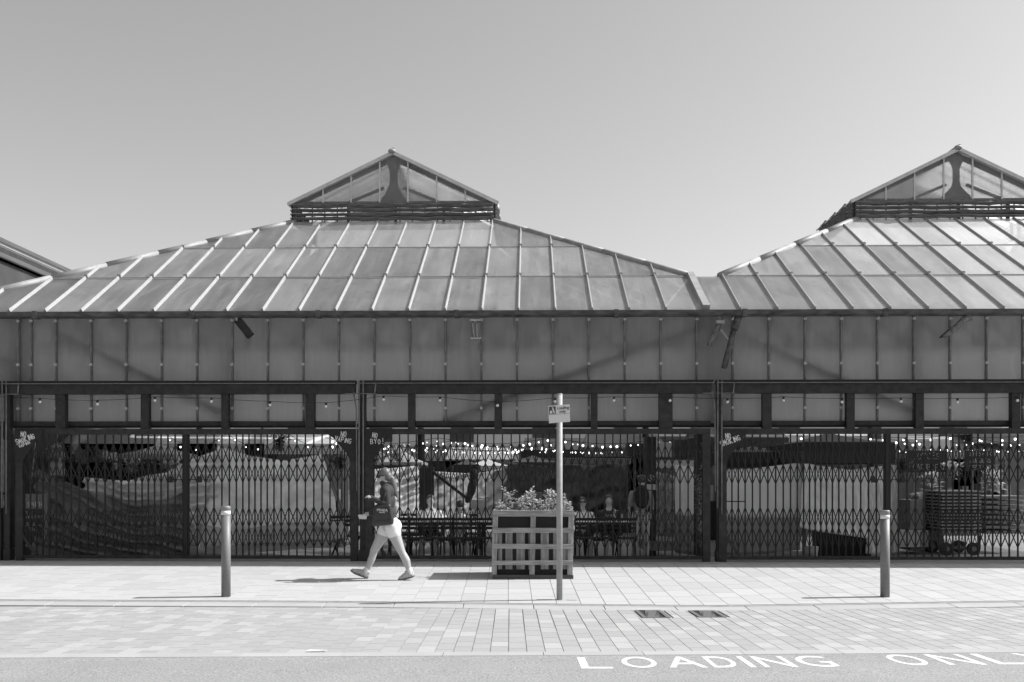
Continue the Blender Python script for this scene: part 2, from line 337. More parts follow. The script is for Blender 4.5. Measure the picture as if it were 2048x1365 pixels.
for i in range(i0, 51):
    x0 = GP(1017, 1180).x + i * pitch; ky = kerbY(x0 + pitch / 2) + .379
    y = ky + (0 if i % 2 else r.uniform(.15, .3)); 
    if y > ky: cells.append((0, x0, x0 + pitch - J, ky, y - J, r.choice([0, 0, 1, 1, 2])))
    while y < PBY - .1:
        l = r.choice([.44, .52, .6, .68]); y1 = min(y + l, PBY)
        if PBY - y1 < .15: y1 = PBY
        vis = abs(x0) < 1022 / F * y + .4
        cells.append((y if vis else 99, x0, x0 + pitch - J, y, y1 - J, r.choice([0, 1, 1, 2, 2, 2, 3, 3, 4]))); y = y1
place_units(cells, SLU, SL, 'paving_slab', pave, pz, PS)
# kerb stones
kerb = tag(bpy.data.objects.new('kerb', None), kind='structure'); COL.objects.link(kerb)
x = -15.0
while x < 15:
    x1 = x + .9; mb = MB(); e = .004; a, b = x + e, x1 - e; ya, yb = kerbY(a), kerbY(b); wd = .375
    za, zb = pz(ya), pz(yb)
    mb.add([(a, ya, za - .14), (b, yb, zb - .14), (b, yb + wd, zb - .14), (a, ya + wd, za - .14), (a, ya + .012, za - .012), (b, yb + .012, zb - .012), (b, yb + wd, zb + .003), (a, ya + wd, za + .003)],
           [(0, 3, 2, 1), (4, 5, 6, 7), (0, 1, 5, 4), (1, 2, 6, 5), (2, 3, 7, 6), (3, 0, 4, 7)])
    mb.build('kerb_stone', M_kerb, kerb, bevel=.006); x = x1
# block paving of the loading bay
blk = tag(bpy.data.objects.new('loading_bay_paving', None), kind='structure'); COL.objects.link(blk)
cells = []; pw = .1683
GRX = [(1268, 1224, 1345, 1236), (1380, 1223, 1458, 1235)]
gr = []
for (xa, ya, xb, yb) in GRX:
    p0 = GR(xa + 12, yb); p1 = GR(xb - 2, yb); gr.append((p0.x - .005, p1.x + .03, p0.y - .01, kerbY((p0.x + p1.x) / 2) - .01))
for i in range(-56, 58):
    x0 = GR(1018, 1260).x + i * pw; ky = kerbY(x0 + pw / 2) - .004; ye = edgeY(x0 + pw / 2); y = ye - r.uniform(0, .3) 
    y = ye; first = True
    while y < ky - .02:
        l = (.335 if not first else (.335 if i % 2 else .17)) + r.uniform(-.03, .06); first = False
        y1 = min(y + l, ky); 
        if ky - y1 < .1: y1 = ky
        vis = abs(x0) < 1022 / F * y + .3
        t = r.choices([0, 1, 2, 3, 4], [2.2, 2, 3, 3, 2.5])[0]; rects = [(x0, x0 + pw, y, y1)]
        for a_, b_, c_, d_ in gr:
            out = []
            for (p_, q_, u_, v_) in rects:
                if p_ < b_ and q_ > a_ and u_ < d_ and v_ > c_:
                    if u_ < c_: out.append((p_, q_, u_, c_))
                    if p_ < a_: out.append((p_, a_, max(u_, c_), v_))
                    if q_ > b_: out.append((b_, q_, max(u_, c_), v_))
                else: out.append((p_, q_, u_, v_))
            rects = out
        for (p_, q_, u_, v_) in rects:
            if q_ - p_ > .02 and v_ - u_ > .02: cells.append((y if vis else 99, p_, q_ - .0045, u_, v_ - .0045, t))
        y = y1
place_units(cells, PVU, PV, 'paving_block', blk, rz, -.025)
x = -15.0
while x < 16:
    mb = MB(); a, b = x + .003, x + .897
    mb.add([(a, edgeY(a) - .24, rz(edgeY(a)) - .05), (b, edgeY(b) - .24, rz(edgeY(b)) - .05), (b, edgeY(b) - .005, rz(edgeY(b)) - .05), (a, edgeY(a) - .005, rz(edgeY(a)) - .05),
            (a, edgeY(a) - .235, rz(edgeY(a) - .235) + .0045), (b, edgeY(b) - .235, rz(edgeY(b) - .235) + .0045), (b, edgeY(b) - .008, rz(edgeY(b)) + .003), (a, edgeY(a) - .008, rz(edgeY(a)) + .003)],
           [(0, 1, 5, 4), (1, 2, 6, 5), (2, 3, 7, 6), (3, 0, 4, 7), (4, 5, 6, 7)])
    mb.build('edging_stone', M_kerb, blk); x += .9
# gully gratings
M_gr = mat('gully_iron', 0.12, 0.6, 0.3, 30)
for k, (a, b, c, d) in enumerate(gr):
    a, b = a + .02, b - .02
    t = thing('gully_grating', ['left of the two iron drain gratings beside the kerb', 'right of the two iron drain gratings beside the kerb'][k], 'drain cover', ((a + b) / 2, (c + d) / 2, rz((c + d) / 2)), 0, 'drain gratings along the kerb'); t.rotation_euler = (-.025, 0, 0)
    wx, wy = (b - a) / 2 - .02, (d - c) / 2 - .012
    mb = MB(); mb.box((-wx, -wy, -.05), (wx, -wy + .03, .003)).box((-wx, wy - .03, -.05), (wx, wy, .003)).box((-wx, -wy + .03, -.05), (-wx + .045, wy - .03, .003)).box((wx - .045, -wy + .03, -.05), (wx, wy - .03, .003)); mb.build('frame', M_gr, t)
    mb = MB(); mb.box((-wx + .04, -wy + .02, -.03), (wx - .04, wy - .02, -.0075)); mb.build('sump', M_canvasd, t)
    n = 19
    for j in range(n):
        xx = -wx + .06 + j * (2 * wx - .12) / (n - 1); mb = MB()
        mb.bar((max(-wx + .045, xx - .07), -wy + .03, -.001), (min(wx - .045, xx + .07), wy - .03, -.001), .013, .006); mb.build('bar', M_gr, t)
# road lettering
def letter_mesh(ch):
    cu = bpy.data.curves.new('glyph', 'FONT'); cu.body = ch; cu.offset = .004; cu.resolution_u = 6
    o = bpy.data.objects.new('glyph', cu); COL.objects.link(o); dg = bpy.context.evaluated_depsgraph_get(); dg.update()
    me = bpy.data.meshes.new_from_object(o.evaluated_get(dg)); bpy.data.objects.remove(o); return me
LET = [('L', 1163, 1227, 1338.5), ('O', 1251, 1322, 1337), ('A', 1340, 1418, 1336.5), ('D', 1429, 1484, 1336.3), ('I', 1502, 1514, 1336), ('N', 1531, 1598, 1335.7), ('G', 1614, 1684, 1335),
       ('O', 1806, 1874, 1332), ('N', 1900, 1976, 1331), ('L', 1999, 2064, 1330), ('Y', 2085, 2150, 1329)]
mark = thing('road_marking', 'white LOADING ONLY lettering painted on the asphalt', 'road marking', tuple(GR(1600, 1330)))
mo = mark.location.copy()
for ch, a, b, yb in LET:
    me = letter_mesh(ch); p0, p1 = GR(a, yb), GR(b, yb); xs_ = [v.co.x for v in me.vertices]; ys_ = [v.co.y for v in me.vertices]
    mnx, mxx, mny, mxy = min(xs_), max(xs_), min(ys_), max(ys_); H = .56
    for v in me.vertices:
        xx = p0.x + (v.co.x - mnx) / (mxx - mnx) * (p1.x - p0.x); yy = p0.y + (v.co.y - mny) / (mxy - mny) * H
        v.co = Vector((xx, yy, rz(yy) + .0046)) - mo
    me.materials.clear(); me.materials.append(M_paint); link('painted_letter', me, mark)
# litter
p = GR(632, 1304); mb = MB(); mb.slab3([(-.09, -.03, .01), (.09, -.01, .016), (.1, .02, .012), (-.06, .005, .02)], .003)
tag(mb.build('paper_scrap', M_white, loc=p), 'white scrap of paper lying on the block paving', 'litter')

# ------------------------------------------------------------------ THE MARKET HALL
hall = thing('market_hall', 'long glazed market hall with two louvred roof lanterns and black iron gate bays', 'building', (0, BY, 0), YAW)
EV = -.45; ZE = B(800, 622, EV).z
V3 = 4.6; ZT = B(790, 444, V3).z; SLP = (ZT - ZE) / (V3 - EV)
def zr(v): return ZE + SLP * (v - EV)
def vrow(py, px=900):
    lo, hi = EV, V3 + 2
    for _ in range(40):
        m_ = (lo + hi) / 2
        if B(px, py, m_).z > zr(m_): hi = m_
        else: lo = m_
    # moving back along the slope raises the pixel
    return lo
def vrow(py, px=900):
    best = min((abs((HY - (CZ - 0) * 0 - py) - (zr(v) - CZ) * F / (BM @ Vector((B(px, py, v).x, v, 0))).y), v) for v in [EV + i * .01 for i in range(int((V3 - EV) * 100) + 1)])
    return best[1]
VR = [EV, vrow(555), vrow(496), V3]
UC1 = B(789, 443, V3).x; UT = (B(985.5, 443, V3).x - B(589, 443, V3).x) / 2
UC1 = (B(985.5, 443, V3).x + B(589, 443, V3).x) / 2
UC2 = B(1712, 443, V3).x + UT
VAL0 = B(1380, 553, VR[1]).x; VAL1 = B(1440, 553, VR[1]).x
PIT = (B(2044, 740, 0).x - B(114, 740, 0).x) / 27.0
def hipL(c, half_b, v):    # left edge of a pavilion's front slope at depth v
    t = (v - VR[1]) / (V3 - VR[1]); return c - (half_b + (UT - half_b) * t)
HB1 = VAL0 - UC1; HB2 = UC2 - VAL1
UL0 = UC1 - HB1 - (VR[1] - EV) * (HB1 - UT) / (V3 - VR[1])      # left eave corner
def rib(p, q, w=.036, t=.048, name='glazing_bar', m=None):
    p = Vector(p); q = Vector(q); nn = Vector((0, -SLP, 1)).normalized(); mb = MB()
    if name == 'glazing_bar':
        sd = (q - p).normalized().cross(nn).normalized(); c_ = [(-w * .62, 0), (w * .62, 0), (w * .2, t * 1.15), (-w * .2, t * 1.15)]
        mb.add([p + sd * a + nn * h_ for a, h_ in c_] + [q + sd * a + nn * h_ for a, h_ in c_], [(0, 1, 2, 3), (7, 6, 5, 4), (0, 4, 5, 1), (1, 5, 6, 2), (2, 6, 7, 3), (3, 7, 4, 0)])
    else: mb.bar(p + nn * t / 2, q + nn * t / 2, w, t, up=nn)
    return reorigin(mb.build(name, m or M_rib, hall), p)
def pane(poly, inset=.0, name='roof_pane', m=None, t=.008):
    q = [Vector(p) for p in poly]; c = sum(q, Vector()) / len(q); dz = rnd.uniform(-.004, .004)
    mb = MB(); mb.slab3([p + Vector((0, 0, dz)) for p in q], t, 0, True); return mb.build(name, m or M_roof, hall)
# bar positions
ub = B(963.7, 622, EV).x; ups = (B(1890 / 3.7372 + 1500, 620, EV).x - B(75, 622, EV).x) / 26.0 if False else .6365
U1 = [ub + k * ups for k in range(-16, 8) if ub + k * ups < VAL0 - .1]
U2 = []
u0 = B(1555, 620, EV).x; ups2 = .6435
U2 = [u0 + k * ups2 for k in range(-1, 14)]
def clip_row(c, hb, u, v0, v1):       # is bar u inside the front slope at v0; where does it end
    return
END = UC2 + HB2 + 3
for c, hb, Us, left in ((UC1, HB1, U1, True), (UC2, HB2, U2, False)):
    def half(v):
        return hb + (UT - hb) * (v - VR[1]) / (V3 - VR[1])
    def bounds(v):
        lo, hi = c - half(v), c + half(v)
        if v < VR[1] + 1e-4:
            if not left: lo = VAL1
            if left: hi = VAL0
        return lo, hi
    # ribs
    for u in Us:
        # furthest v where the bar is within the slope
        du = abs(u - c)
        if du <= UT + .03: ve = V3
        elif du <= hb: ve = VR[1] + (hb - du) / (hb - UT) * (V3 - VR[1])
        else: ve = VR[1] - (du - hb) * (V3 - VR[1]) / (hb - UT) if (left and u < c) else VR[1]
        if ve <= EV + .1: continue
        segs = [v for v in VR if v < ve - .05] + [ve]
        for a, b_ in zip(segs, segs[1:]):
            rib((u, a + .0, zr(a)), (u, b_ - .02, zr(b_ - .02)))
        for a in segs[1:-1]:
            mb = MB(); mb.box((u - .035, a - .02, zr(a) + .03), (u + .035, a + .02, zr(a) + .075)); mb.build('clip', M_ridge, hall)
    # panes
    lines = sorted(set(Us))
    for ri in range(3):
        v0, v1 = VR[ri], VR[ri + 1] - .012
        lo0, hi0 = bounds(v0); lo1, hi1 = bounds(v1)
        if ri == 0 and left: lo0, lo1 = UL0, c - hb
        if ri == 0 and not left: hi0 = hi1 = END
        if ri == 0 and not left: lo0 = lo1 = VAL1
        if ri == 0 and left: hi0 = hi1 = VAL0
        L_ = [l for l in lines if min(lo0, lo1) < l < max(hi0, hi1)]
        ed = [min(lo0, lo1)] + L_ + [max(hi0, hi1)]
        for a, b_ in zip(ed, ed[1:]):
            # clip quad (a..b, v0..v1) by the hip lines
            poly = [(a, v0), (b_, v0), (b_, v1), (a, v1)]
            def clip(poly, f):
                out = []
                for i in range(len(poly)):
                    p, q = poly[i], poly[(i + 1) % len(poly)]; fp, fq = f(p), f(q)
                    if fp >= 0: out.append(p)
                    if (fp > 0) != (fq > 0) and abs(fp - fq) > 1e-9:
                        t_ = fp / (fp - fq); out.append((p[0] + (q[0] - p[0]) * t_, p[1] + (q[1] - p[1]) * t_))
                return out
            if abs(lo1 - lo0) > 1e-3: poly = clip(poly, lambda p: p[0] - (lo0 + (lo1 - lo0) * (p[1] - v0) / (v1 - v0)))
            if len(poly) > 2 and abs(hi1 - hi0) > 1e-3: poly = clip(poly, lambda p: (hi0 + (hi1 - hi0) * (p[1] - v0) / (v1 - v0)) - p[0])
            ar = abs(sum(poly[i][0] * poly[(i + 1) % len(poly)][1] - poly[(i + 1) % len(poly)][0] * poly[i][1] for i in range(len(poly)))) / 2 if len(poly) > 2 else 0
            if ar > .01: pane([(x_, y_, zr(y_) + (0.0 if ri == 0 else .006 * ri)) for x_, y_ in poly])
    # horizontal lap strips
    for ri in (1, 2):
        lo, hi = c - half(VR[ri]), c + half(VR[ri])
        if ri == 1: lo, hi = (c - hb, VAL0) if left else (VAL1, END)
        mb = MB(); mb.bar((lo, VR[ri], zr(VR[ri]) + .012), (hi, VR[ri], zr(VR[ri]) + .012), .035, .012, up=(0, -SLP, 1)); mb.build('lap_strip', M_mull, hall); mb = MB(); mb.bar((lo, VR[ri] - .04, zr(VR[ri] - .04) + .008), (hi, VR[ri] - .04, zr(VR[ri] - .04) + .008), .02, .008, up=(0, -SLP, 1)); mb.build('lap_glare_strip', M_rib, hall)  # pale strip below each lap stands in for its glare line
    # hips, side slopes, back
    def ridgecap(p, q, r_=.075):
        p, q = Vector(p), Vector(q); n_ = max(2, int((q - p).length / 1.1))
        for k in range(n_):
            a = p + (q - p) * (k / n_); b_ = p + (q - p) * ((k + 1) / n_); mb = MB(); j = Vector((0, 0, rnd.uniform(-.004, .004)))
            mb.tube([a + j, b_ + j * .3 + (q - p).normalized() * .03], [r_, r_ * .95], 8); reorigin(mb.build('ridge_cap', M_ridge, hall, smooth=True), a)
    ridgecap((c - hb, VR[1], zr(VR[1])), (c - UT, V3, ZT)); ridgecap((c + hb, VR[1], zr(VR[1])), (c + UT, V3, ZT))
    if left: ridgecap((UL0, EV, ZE), (c - hb, VR[1], zr(VR[1])))
    VB = V3 + 2.6; VE = VB + (V3 - VR[1])
    zb = zr(VR[1])
    for sgn in (-1, 1):
        K = 9
        for k in range(K):
            a = VR[1] + (VE - VR[1]) * k / K; b_ = VR[1] + (VE - VR[1]) * (k + 1) / K - .03
            def top(v): return max(0, min(1, min((v - VR[1]) / (V3 - VR[1]), (VE - v) / (VE - VB))))
            def P(v, f): return (c + sgn * (hb + (UT - hb) * f), v, zb + (ZT - zb) * f)
            pts = [P(a, 0), P(b_, 0), P(b_, top(b_)), P(a, top(a))]
            if top(a) < 1e-3: pts = pts[:3]
            if top(b_) < 1e-3: pts = [pts[0], pts[1], pts[3]]
            if sgn < 0: pts = pts[::-1]
            mb = MB(); mb.slab3(pts, .008, 0, True); mb.build('side_roof_pane', M_roof, hall)
    mb = MB(); mb.slab3([(c + hb, VE, zb), (c - hb, VE, zb), (c - UT, VB, ZT), (c + UT, VB, ZT)], .008, 0, True); mb.build('rear_roof_slope', M_roof, hall)
    # ---- lantern
    G0 = B(790, 405, V3).z; GA = B(790, 303, V3).z; hw = UT + .03
    HS = [(z_) for z_ in (ZT + .02, G0)]
    # louvres front: rows of slightly sagging boards
    rows = 4
    for k in range(rows):
        z0 = ZT + .035 + (G0 - ZT - .05) * k / rows
        for (a, b_) in ((-hw, -.45 * hw), (-.45 * hw, .02 * hw), (.02 * hw, .5 * hw), (.5 * hw, hw)):
            mb = MB(); n_ = 5; pts = [(c + a + (b_ - a) * i / n_, V3 - .05, z0 + .03 - .022 * math.sin(math.pi * i / n_) * rnd.uniform(.2, 1) + rnd.uniform(-.006, .006)) for i in range(n_ + 1)]
            tw = rnd.uniform(.25, .9)
            for p, q in zip(pts, pts[1:]): mb.bar(p, q, .10, .018, up=(0, tw, 1))
            mb.build('louvre_blade', M_louvre, hall)
    for f in (-1, -.45, .02, .5, 1): mb = MB(); mb.box((c + f * hw - .03, V3 + .0, ZT - .05), (c + f * hw + .03, V3 + .07, G0)); mb.build('louvre_post', M_iron, hall)
    mb = MB()
    for i in range(16):
        xx = c - hw + 2 * hw * (i + .5) / 16; mb.box((xx - .012, V3 + .03, ZT - .02), (xx + .012, V3 + .05, G0))
    mb.bar((c - hw, V3 + .1, ZT + .1), (c + hw, V3 + .1, ZT + .14), .05, .06); mb.build('louvre_stay', M_iron, hall)
    # side louvres in stepped sections
    ns = 7; LB = VB
    for sgn in (-1, 1):
        for k in range(ns):
            a = V3 + (LB - V3) * k / ns; b_ = V3 + (LB - V3) * (k + 1) / ns
            for j in range(5):
                z0 = ZT + .05 + (G0 - ZT) * j / 5; xo = c + sgn * (hw + .03 + .03 * (k % 2)); mb = MB()
                mb.bar((xo, a + .01, z0 + .03), (xo, b_ - .02, z0 - .01), .1, .02, up=(sgn * -.7, 0, 1)); mb.build('side_louvre', M_louvre, hall)
            mb = MB(); mb.box((c + sgn * hw - .03, a - .03, ZT), (c + sgn * hw + .03, a + .03, G0 + .02)); mb.build('side_post', M_iron, hall)
            # lantern roof sheets, stepped
            zst = .022 * (k % 2)
            e0 = (c + sgn * (hw + .12), a - (.08 if k == 0 else 0), G0 - .045 + zst); e1 = (c + sgn * (hw + .12), b_ - .01, G0 - .045 + zst)
            r0 = (c, a - (.08 if k == 0 else 0), GA + zst); r1 = (c, b_ - .01, GA + zst)
            mb = MB(); mb.slab3([e0, e1, r1, r0] if sgn > 0 else [r0, r1, e1, e0], .03, 0, True); mb.build('lantern_roof_sheet', M_gpane, hall)
    mb = MB(); mb.tube([(c, V3 - .12, GA - .01), (c, LB, GA + .03)], .055, 8); mb.build('lantern_ridge_cap', M_ridge, hall)
    mb = MB(); mb.ball((c - .02, V3 - .1, GA - .03), .075, sc_=(1.2, 1, .8)); mb.build('ridge_end', M_ridge, hall, smooth=True)
    # gable: panes, bars, verge rails
    fz = lambda f: G0 + (GA - G0) * (1 - abs(f))
    gb = [-1, -.70, -.42, -.135, .145, .43, .715, 1]
    for a, b_ in zip(gb, gb[1:]):
        pts = [(a, 0)] + [(a, 1)] * (abs(a) < 1) + ([(0, 1)] if a < 0 < b_ else []) + [(b_, 1)] * (abs(b_) < 1) + [(b_, 0)]
        q = [(c + f * hw, G0 if not t_ else fz(f) - .02) for f, t_ in pts][::-1]; mb = MB(); mb.prism(q, V3 + .0, V3 + .01); mb.build('gable_pane', M_gable, hall)
    for f in gb[1:-1]:
        mb = MB(); mb.box((c + f * hw - .016, V3 - .04, G0 - .01), (c + f * hw + .016, V3 - .002, fz(f) - .05)); mb.build('gable_bar', M_verge, hall)
    for sgn in (-1, 1):
        mb = MB(); mb.bar((c + sgn * (hw + .1), V3 - .06, G0 - .055), (c, V3 - .06, GA - .055), .10, .075, up=(0, 0, 1)); mb.build('verge_rail', M_verge, hall)
        mb = MB(); mb.bar((c + sgn * hw * .97, V3 + .07, G0 - .01), (c, V3 + .07, GA - .14), .06, .11); mb.build('gable_rafter', M_iron, hall)
    mb = MB(); mb.box((c - hw, V3 - .035, G0 - .035), (c + hw, V3 + .02, G0 + .015)); mb.build('gable_sill', M_mull, hall)
    # cast bracket seen behind the gable glass
    H_ = GA - G0; br = []
    prof = [(0, .30), (.08, .27), (.16, .20), (.26, .14), (.36, .10), (.5, .085), (.6, .09), (.7, .12), (.78, .16), (.86, .13), (.93, .07), (.97, .02)]
    if not left: prof = [(0, .34), (.08, .3), (.16, .2), (.26, .10), (.36, .07), (.6, .07), (.68, .1), (.76, .16), (.86, .13), (.93, .07), (.97, .02)]
    pr_ = [(c + x_, G0 + t_ * H_) for t_, x_ in prof] + [(c - x_, G0 + t_ * H_) for t_, x_ in prof[::-1]]
    mb = MB(); mb.prism(pr_, V3 + .03, V3 + .08); mb.build('cast_bracket', M_iron, hall)
    for sgn in (-1, 1):
        mb = MB(); mb.bar((c + sgn * 1.0, V3 + .06, G0 + .02), (c + sgn * .22, V3 + .06, G0 + .34), .05, .06); mb.build('bracket_strut', M_iron, hall)
    # rear gable
    mb = MB(); mb.prism([(c - hw, G0), (c + hw, G0), (c, GA)], LB - .05, LB - .04); mb.build('rear_gable', M_gable, hall)
# valley gutter and its lowest panel
pane([(VAL0, EV, zr(EV)), (VAL1, EV, zr(EV)), (VAL1, VR[1], zr(VR[1])), (VAL0, VR[1], zr(VR[1]))])
rib((VAL0 + .02, EV, ZE), (VAL0 + .0, VR[1], zr(VR[1])), w=.12, t=.09, name='valley_bar', m=M_ridge)
mb = MB(); mb.box((VAL0, VR[1], zr(VR[1]) - .08), (VAL1, VR[1] + 9.4, zr(VR[1]) - .02)); mb.build('valley_gutter', M_ridge, hall)
# left end slope (down to the left of the corner)
mb = MB(); mb.slab3([(UC1 - HB1, VR[1], zr(VR[1])), (UL0, EV, ZE), (UL0, EV + 11, ZE), (UC1 - HB1, VR[1] + 9, zr(VR[1]))], .01); mb.build('end_roof_slope', M_roof, hall)
# eaves gutter in lengths
GU0, GU1 = UL0 - .1, END
x = GU0; k = 0
while x < GU1:
    l = [2.4, 2.75, 2.2][k % 3]; mb = MB(); zt = ZE - .012 - .0
    mb.prism([(EV - .10, zt), (EV - .10, zt - .075), (EV - .06, zt - .10), (EV + .05, zt - .10), (EV + .05, zt)], x + .006, x + l - .006)
    mb.v = [(b, a, c_) for a, b, c_ in mb.v]; o = mb.build('gutter_length', M_gutter, hall)
    mb = MB(); mb.box((x - .03, EV - .115, zt - .115), (x + .05, EV + .05, zt + .01)); mb.build('gutter_joint', M_gutter, hall); x += l; k += 1
# wall sheets and mullions
ZW1 = ZE - .02; ZW0 = B(900, 850, 0).z
MUL = [B(114, 740, 0).x + PIT * k for k in range(0, 32)]
lft = [B(-90, 740, 0).x, B(-30, 740, 0).x, B(39, 740, 0).x, B(64.8, 740, 0).x]
ALLM = lft + MUL; edges = [UL0 + .4] + ALLM
for a, b_ in zip(edges, edges[1:]):
    mb = MB(); dv = rnd.uniform(0, .006); b9 = b_ - .008; mb.add([(a, dv, ZW0), (b9, dv, ZW0), (b9, dv, ZW1), (a, dv, ZW1), (a, dv + .008, ZW0), (b9, dv + .008, ZW0), (b9, dv + .008, ZW1), (a, dv + .008, ZW1)], [(0, 1, 2, 3), (0, 4, 5, 1), (1, 5, 6, 2), (2, 6, 7, 3), (3, 7, 4, 0)]); mb.build('wall_pane', M_pane, hall)
for u in ALLM:
    mb = MB(); mb.box((u - .018, -.045, ZW0), (u + .018, -.002, ZW1)); mb.box((u - .009, -.06, ZW0), (u + .009, -.045, ZW1)); mb.build('mullion', M_mull, hall)
    mb = MB()
    for py in (641, 729, 817): mb.box((u - .026, -.072, B(900, py + 2.5, 0).z), (u + .026, -.04, B(900, py - 2.5, 0).z))
    mb.build('mullion_clip', M_clip, hall)
mb = MB(); mb.box((UL0 + .3, -.03, ZW0 - .045), (END, .12, ZW0 + .02)); mb.build('wall_sill', M_iron, hall)
mb = MB(); mb.box((UL0 + .3, -.02, ZW1 - .0), (END, .1, ZW1 + .05)); mb.build('wall_head', M_iron, hall)
# diffuse truss members behind the wall sheets
def beamv(p0, p1, wd, v=.12, name='brace', th=.08):
    a, b_ = B(p0[0], p0[1], v), B(p1[0], p1[1], v); mb = MB(); mb.bar(a, b_, th, wd, up=(0, 0, 1) if abs(p0[0] - p1[0]) > 5 else (1, 0, 0)); return mb.build(name, M_iron, hall)
for a, b_ in (((110, 662), (450, 828)), ((1400, 655), (885, 845)), ((1480, 672), (1820, 822)), ((-300, 640), (60, 730))): beamv(a, b_, .13, .09)
for x0, x1 in ((95, 455), (475, 930), (955, 1395), (1470, 1835), (1850, 2120)):
    beamv((x0, 692), (x1, 692), .07, .11, 'truss_chord'); n_ = max(2, round((x1 - x0) / 75))
    for k in range(n_):
        a = x0 + (x1 - x0) * k / n_; b_ = x0 + (x1 - x0) * (k + 1) / n_; m_ = (a + b_) / 2
        beamv((a, 640), (m_, 692), .055, .12, 'truss_web'); beamv((m_, 692), (b_, 640), .055, .12, 'truss_web'); beamv((m_, 640), (m_ + .1, 692), .05, .15, 'truss_web')
for x0 in (466, 940, 1835):
    for pz0, pz1 in (((x0, 640), (x0, 850)),):
        a = B(x0, 640, .2); b_ = B(x0, 850, .2); mb = MB(); mb.box((a.x - .07, .14, b_.z), (a.x + .07, .26, a.z)); mb.build('truss_post', M_iron, hall)
for x0 in (52, 1432):
    a = B(x0, 640, .2); mb = MB(); mb.box((a.x - .26, .16, ZW0), (a.x + .26, .34, a.z + .1)); mb.build('corner_pier', M_iron, hall)
# framed beams over each bay
SUP = ([112, 131], [282, 298], [443, 457], [611, 629]), ([816, 830], [989, 1004], [1182, 1195], [1318, 1345]), ([1525, 1543], [1693, 1709], [1831, 1847], [2023, 2040]), ([-240, -222], [-90, -72])
BAY = ((10, 709), (722, 1424), (1436, 2150), (-690, 1))
VBm = -.25
for (a, b_), sup in zip(BAY, SUP):
    ua, ubb = B(a, 775, VBm).x, B(b_, 775, VBm).x
    z1, z0 = B(900, 768, VBm).z, B(900, 787.5, VBm).z
    mb = MB(); mb.box((ua, VBm, z0), (ubb, VBm + .16, z1)); mb.build('bay_beam', M_iron, hall)
    mb = MB(); mb.box((ua - .02, VBm - .05, z1 + .003), (ubb + .02, VBm + .16, z1 + .016)); mb.build('beam_highlight_strip', M_mull, hall)  # paler strip paints the highlight along the top edge of the beam
    mb = MB(); mb.box((ua - .02, VBm - .015, z1 + .018), (ubb + .02, VBm + .16, z1 + .062)); mb.build('beam_top_flange', M_gate, hall)
    for s0, s1 in sup:
        a_, c_ = B(s0, 800, VBm + .05).x, B(s1, 800, VBm + .05).x; mb = MB(); mb.box((a_, VBm + .03, B(900, 858, VBm).z), (c_, VBm + .16, z0)); mb.build('hanger_post', M_iron, hall)
    mb = MB(); mb.box((ua, -.10, B(900, 852, 0).z), (ubb, -.035, B(900, 843, 0).z)); mb.build('drip_rail', M_iron, hall)
# columns between the bays
for px in (718, 1431, 8):
    a = B(px + 8, 800, -.18); b_ = B(px - 1, 800, -.18)
    mb = MB(); zt = B(900, 762, -.2).z; mb.box((a.x - .05, -.22, FLOOR), (a.x + .05, -.08, zt)); mb.build('column', M_iron, hall, bevel=.008)
    mb = MB(); mb.box((a.x - .065, -.24, FLOOR), (a.x + .065, -.06, FLOOR + .3)); mb.build('column_base', M_iron, hall, bevel=.01)
    mb = MB(); mb.tube([(a.x - .05, -.28, zt), (a.x - .055, -.28, 1.0)], .016, 6); mb.tube([(a.x + .02, -.28, zt), (a.x + .02, -.28, .9)], .014, 6); mb.tube([(a.x - .15, -.27, zt - .2), (a.x - .10, -.28, zt - .5), (a.x - .09, -.28, 1.3)], .012, 6); mb.build('service_pipe', M_mull, hall, smooth=True)
    mb = MB(); mb.bar((a.x - .3, -.27, zt - .23), (a.x + .25, -.27, zt - .23), .012, .014); mb.bar((a.x + .22, -.27, zt - .24), (a.x + .24, -.27, zt - .06), .012, .02); mb.build('cable_bracket', M_mull, hall)
    mb = MB()
    for kk in range(5): mb.tube([(a.x - .12, -.2, 1.62 + kk * .03), (a.x - .07, -.26, 1.61 + kk * .03), (a.x - .03, -.2, 1.62 + kk * .03)], .006, 5)
    mb.build('cable_tie', M_clip, hall)
# inner columns, purlins under the roof
for u in (UC1 - 6.25, UC1, UC1 + 6.3, UC2, UC2 + 6.3):
    for v in (10.2,):
        mb = MB(); mb.tube([(u, v, FLOOR), (u, v, 5.1)], .09, 10); mb.build('inner_column', M_iron, hall, smooth=True)
for v in (2.4, 10.2):
    mb = MB(); mb.bar((UL0, v, 4.5), (END, v, 4.5), .12, .18)
    for k in range(28):
        a = UL0 + (END - UL0) * k / 28; b_ = UL0 + (END - UL0) * (k + 1) / 28; mb.bar((a, v, 4.1), (b_, v, 4.5), .04, .05); mb.bar((a, v, 4.1), (a, v, 4.5), .04, .04)
    mb.bar((UL0, v, 4.1), (END, v, 4.1), .08, .08); mb.build('lattice_girder', M_iron, hall)

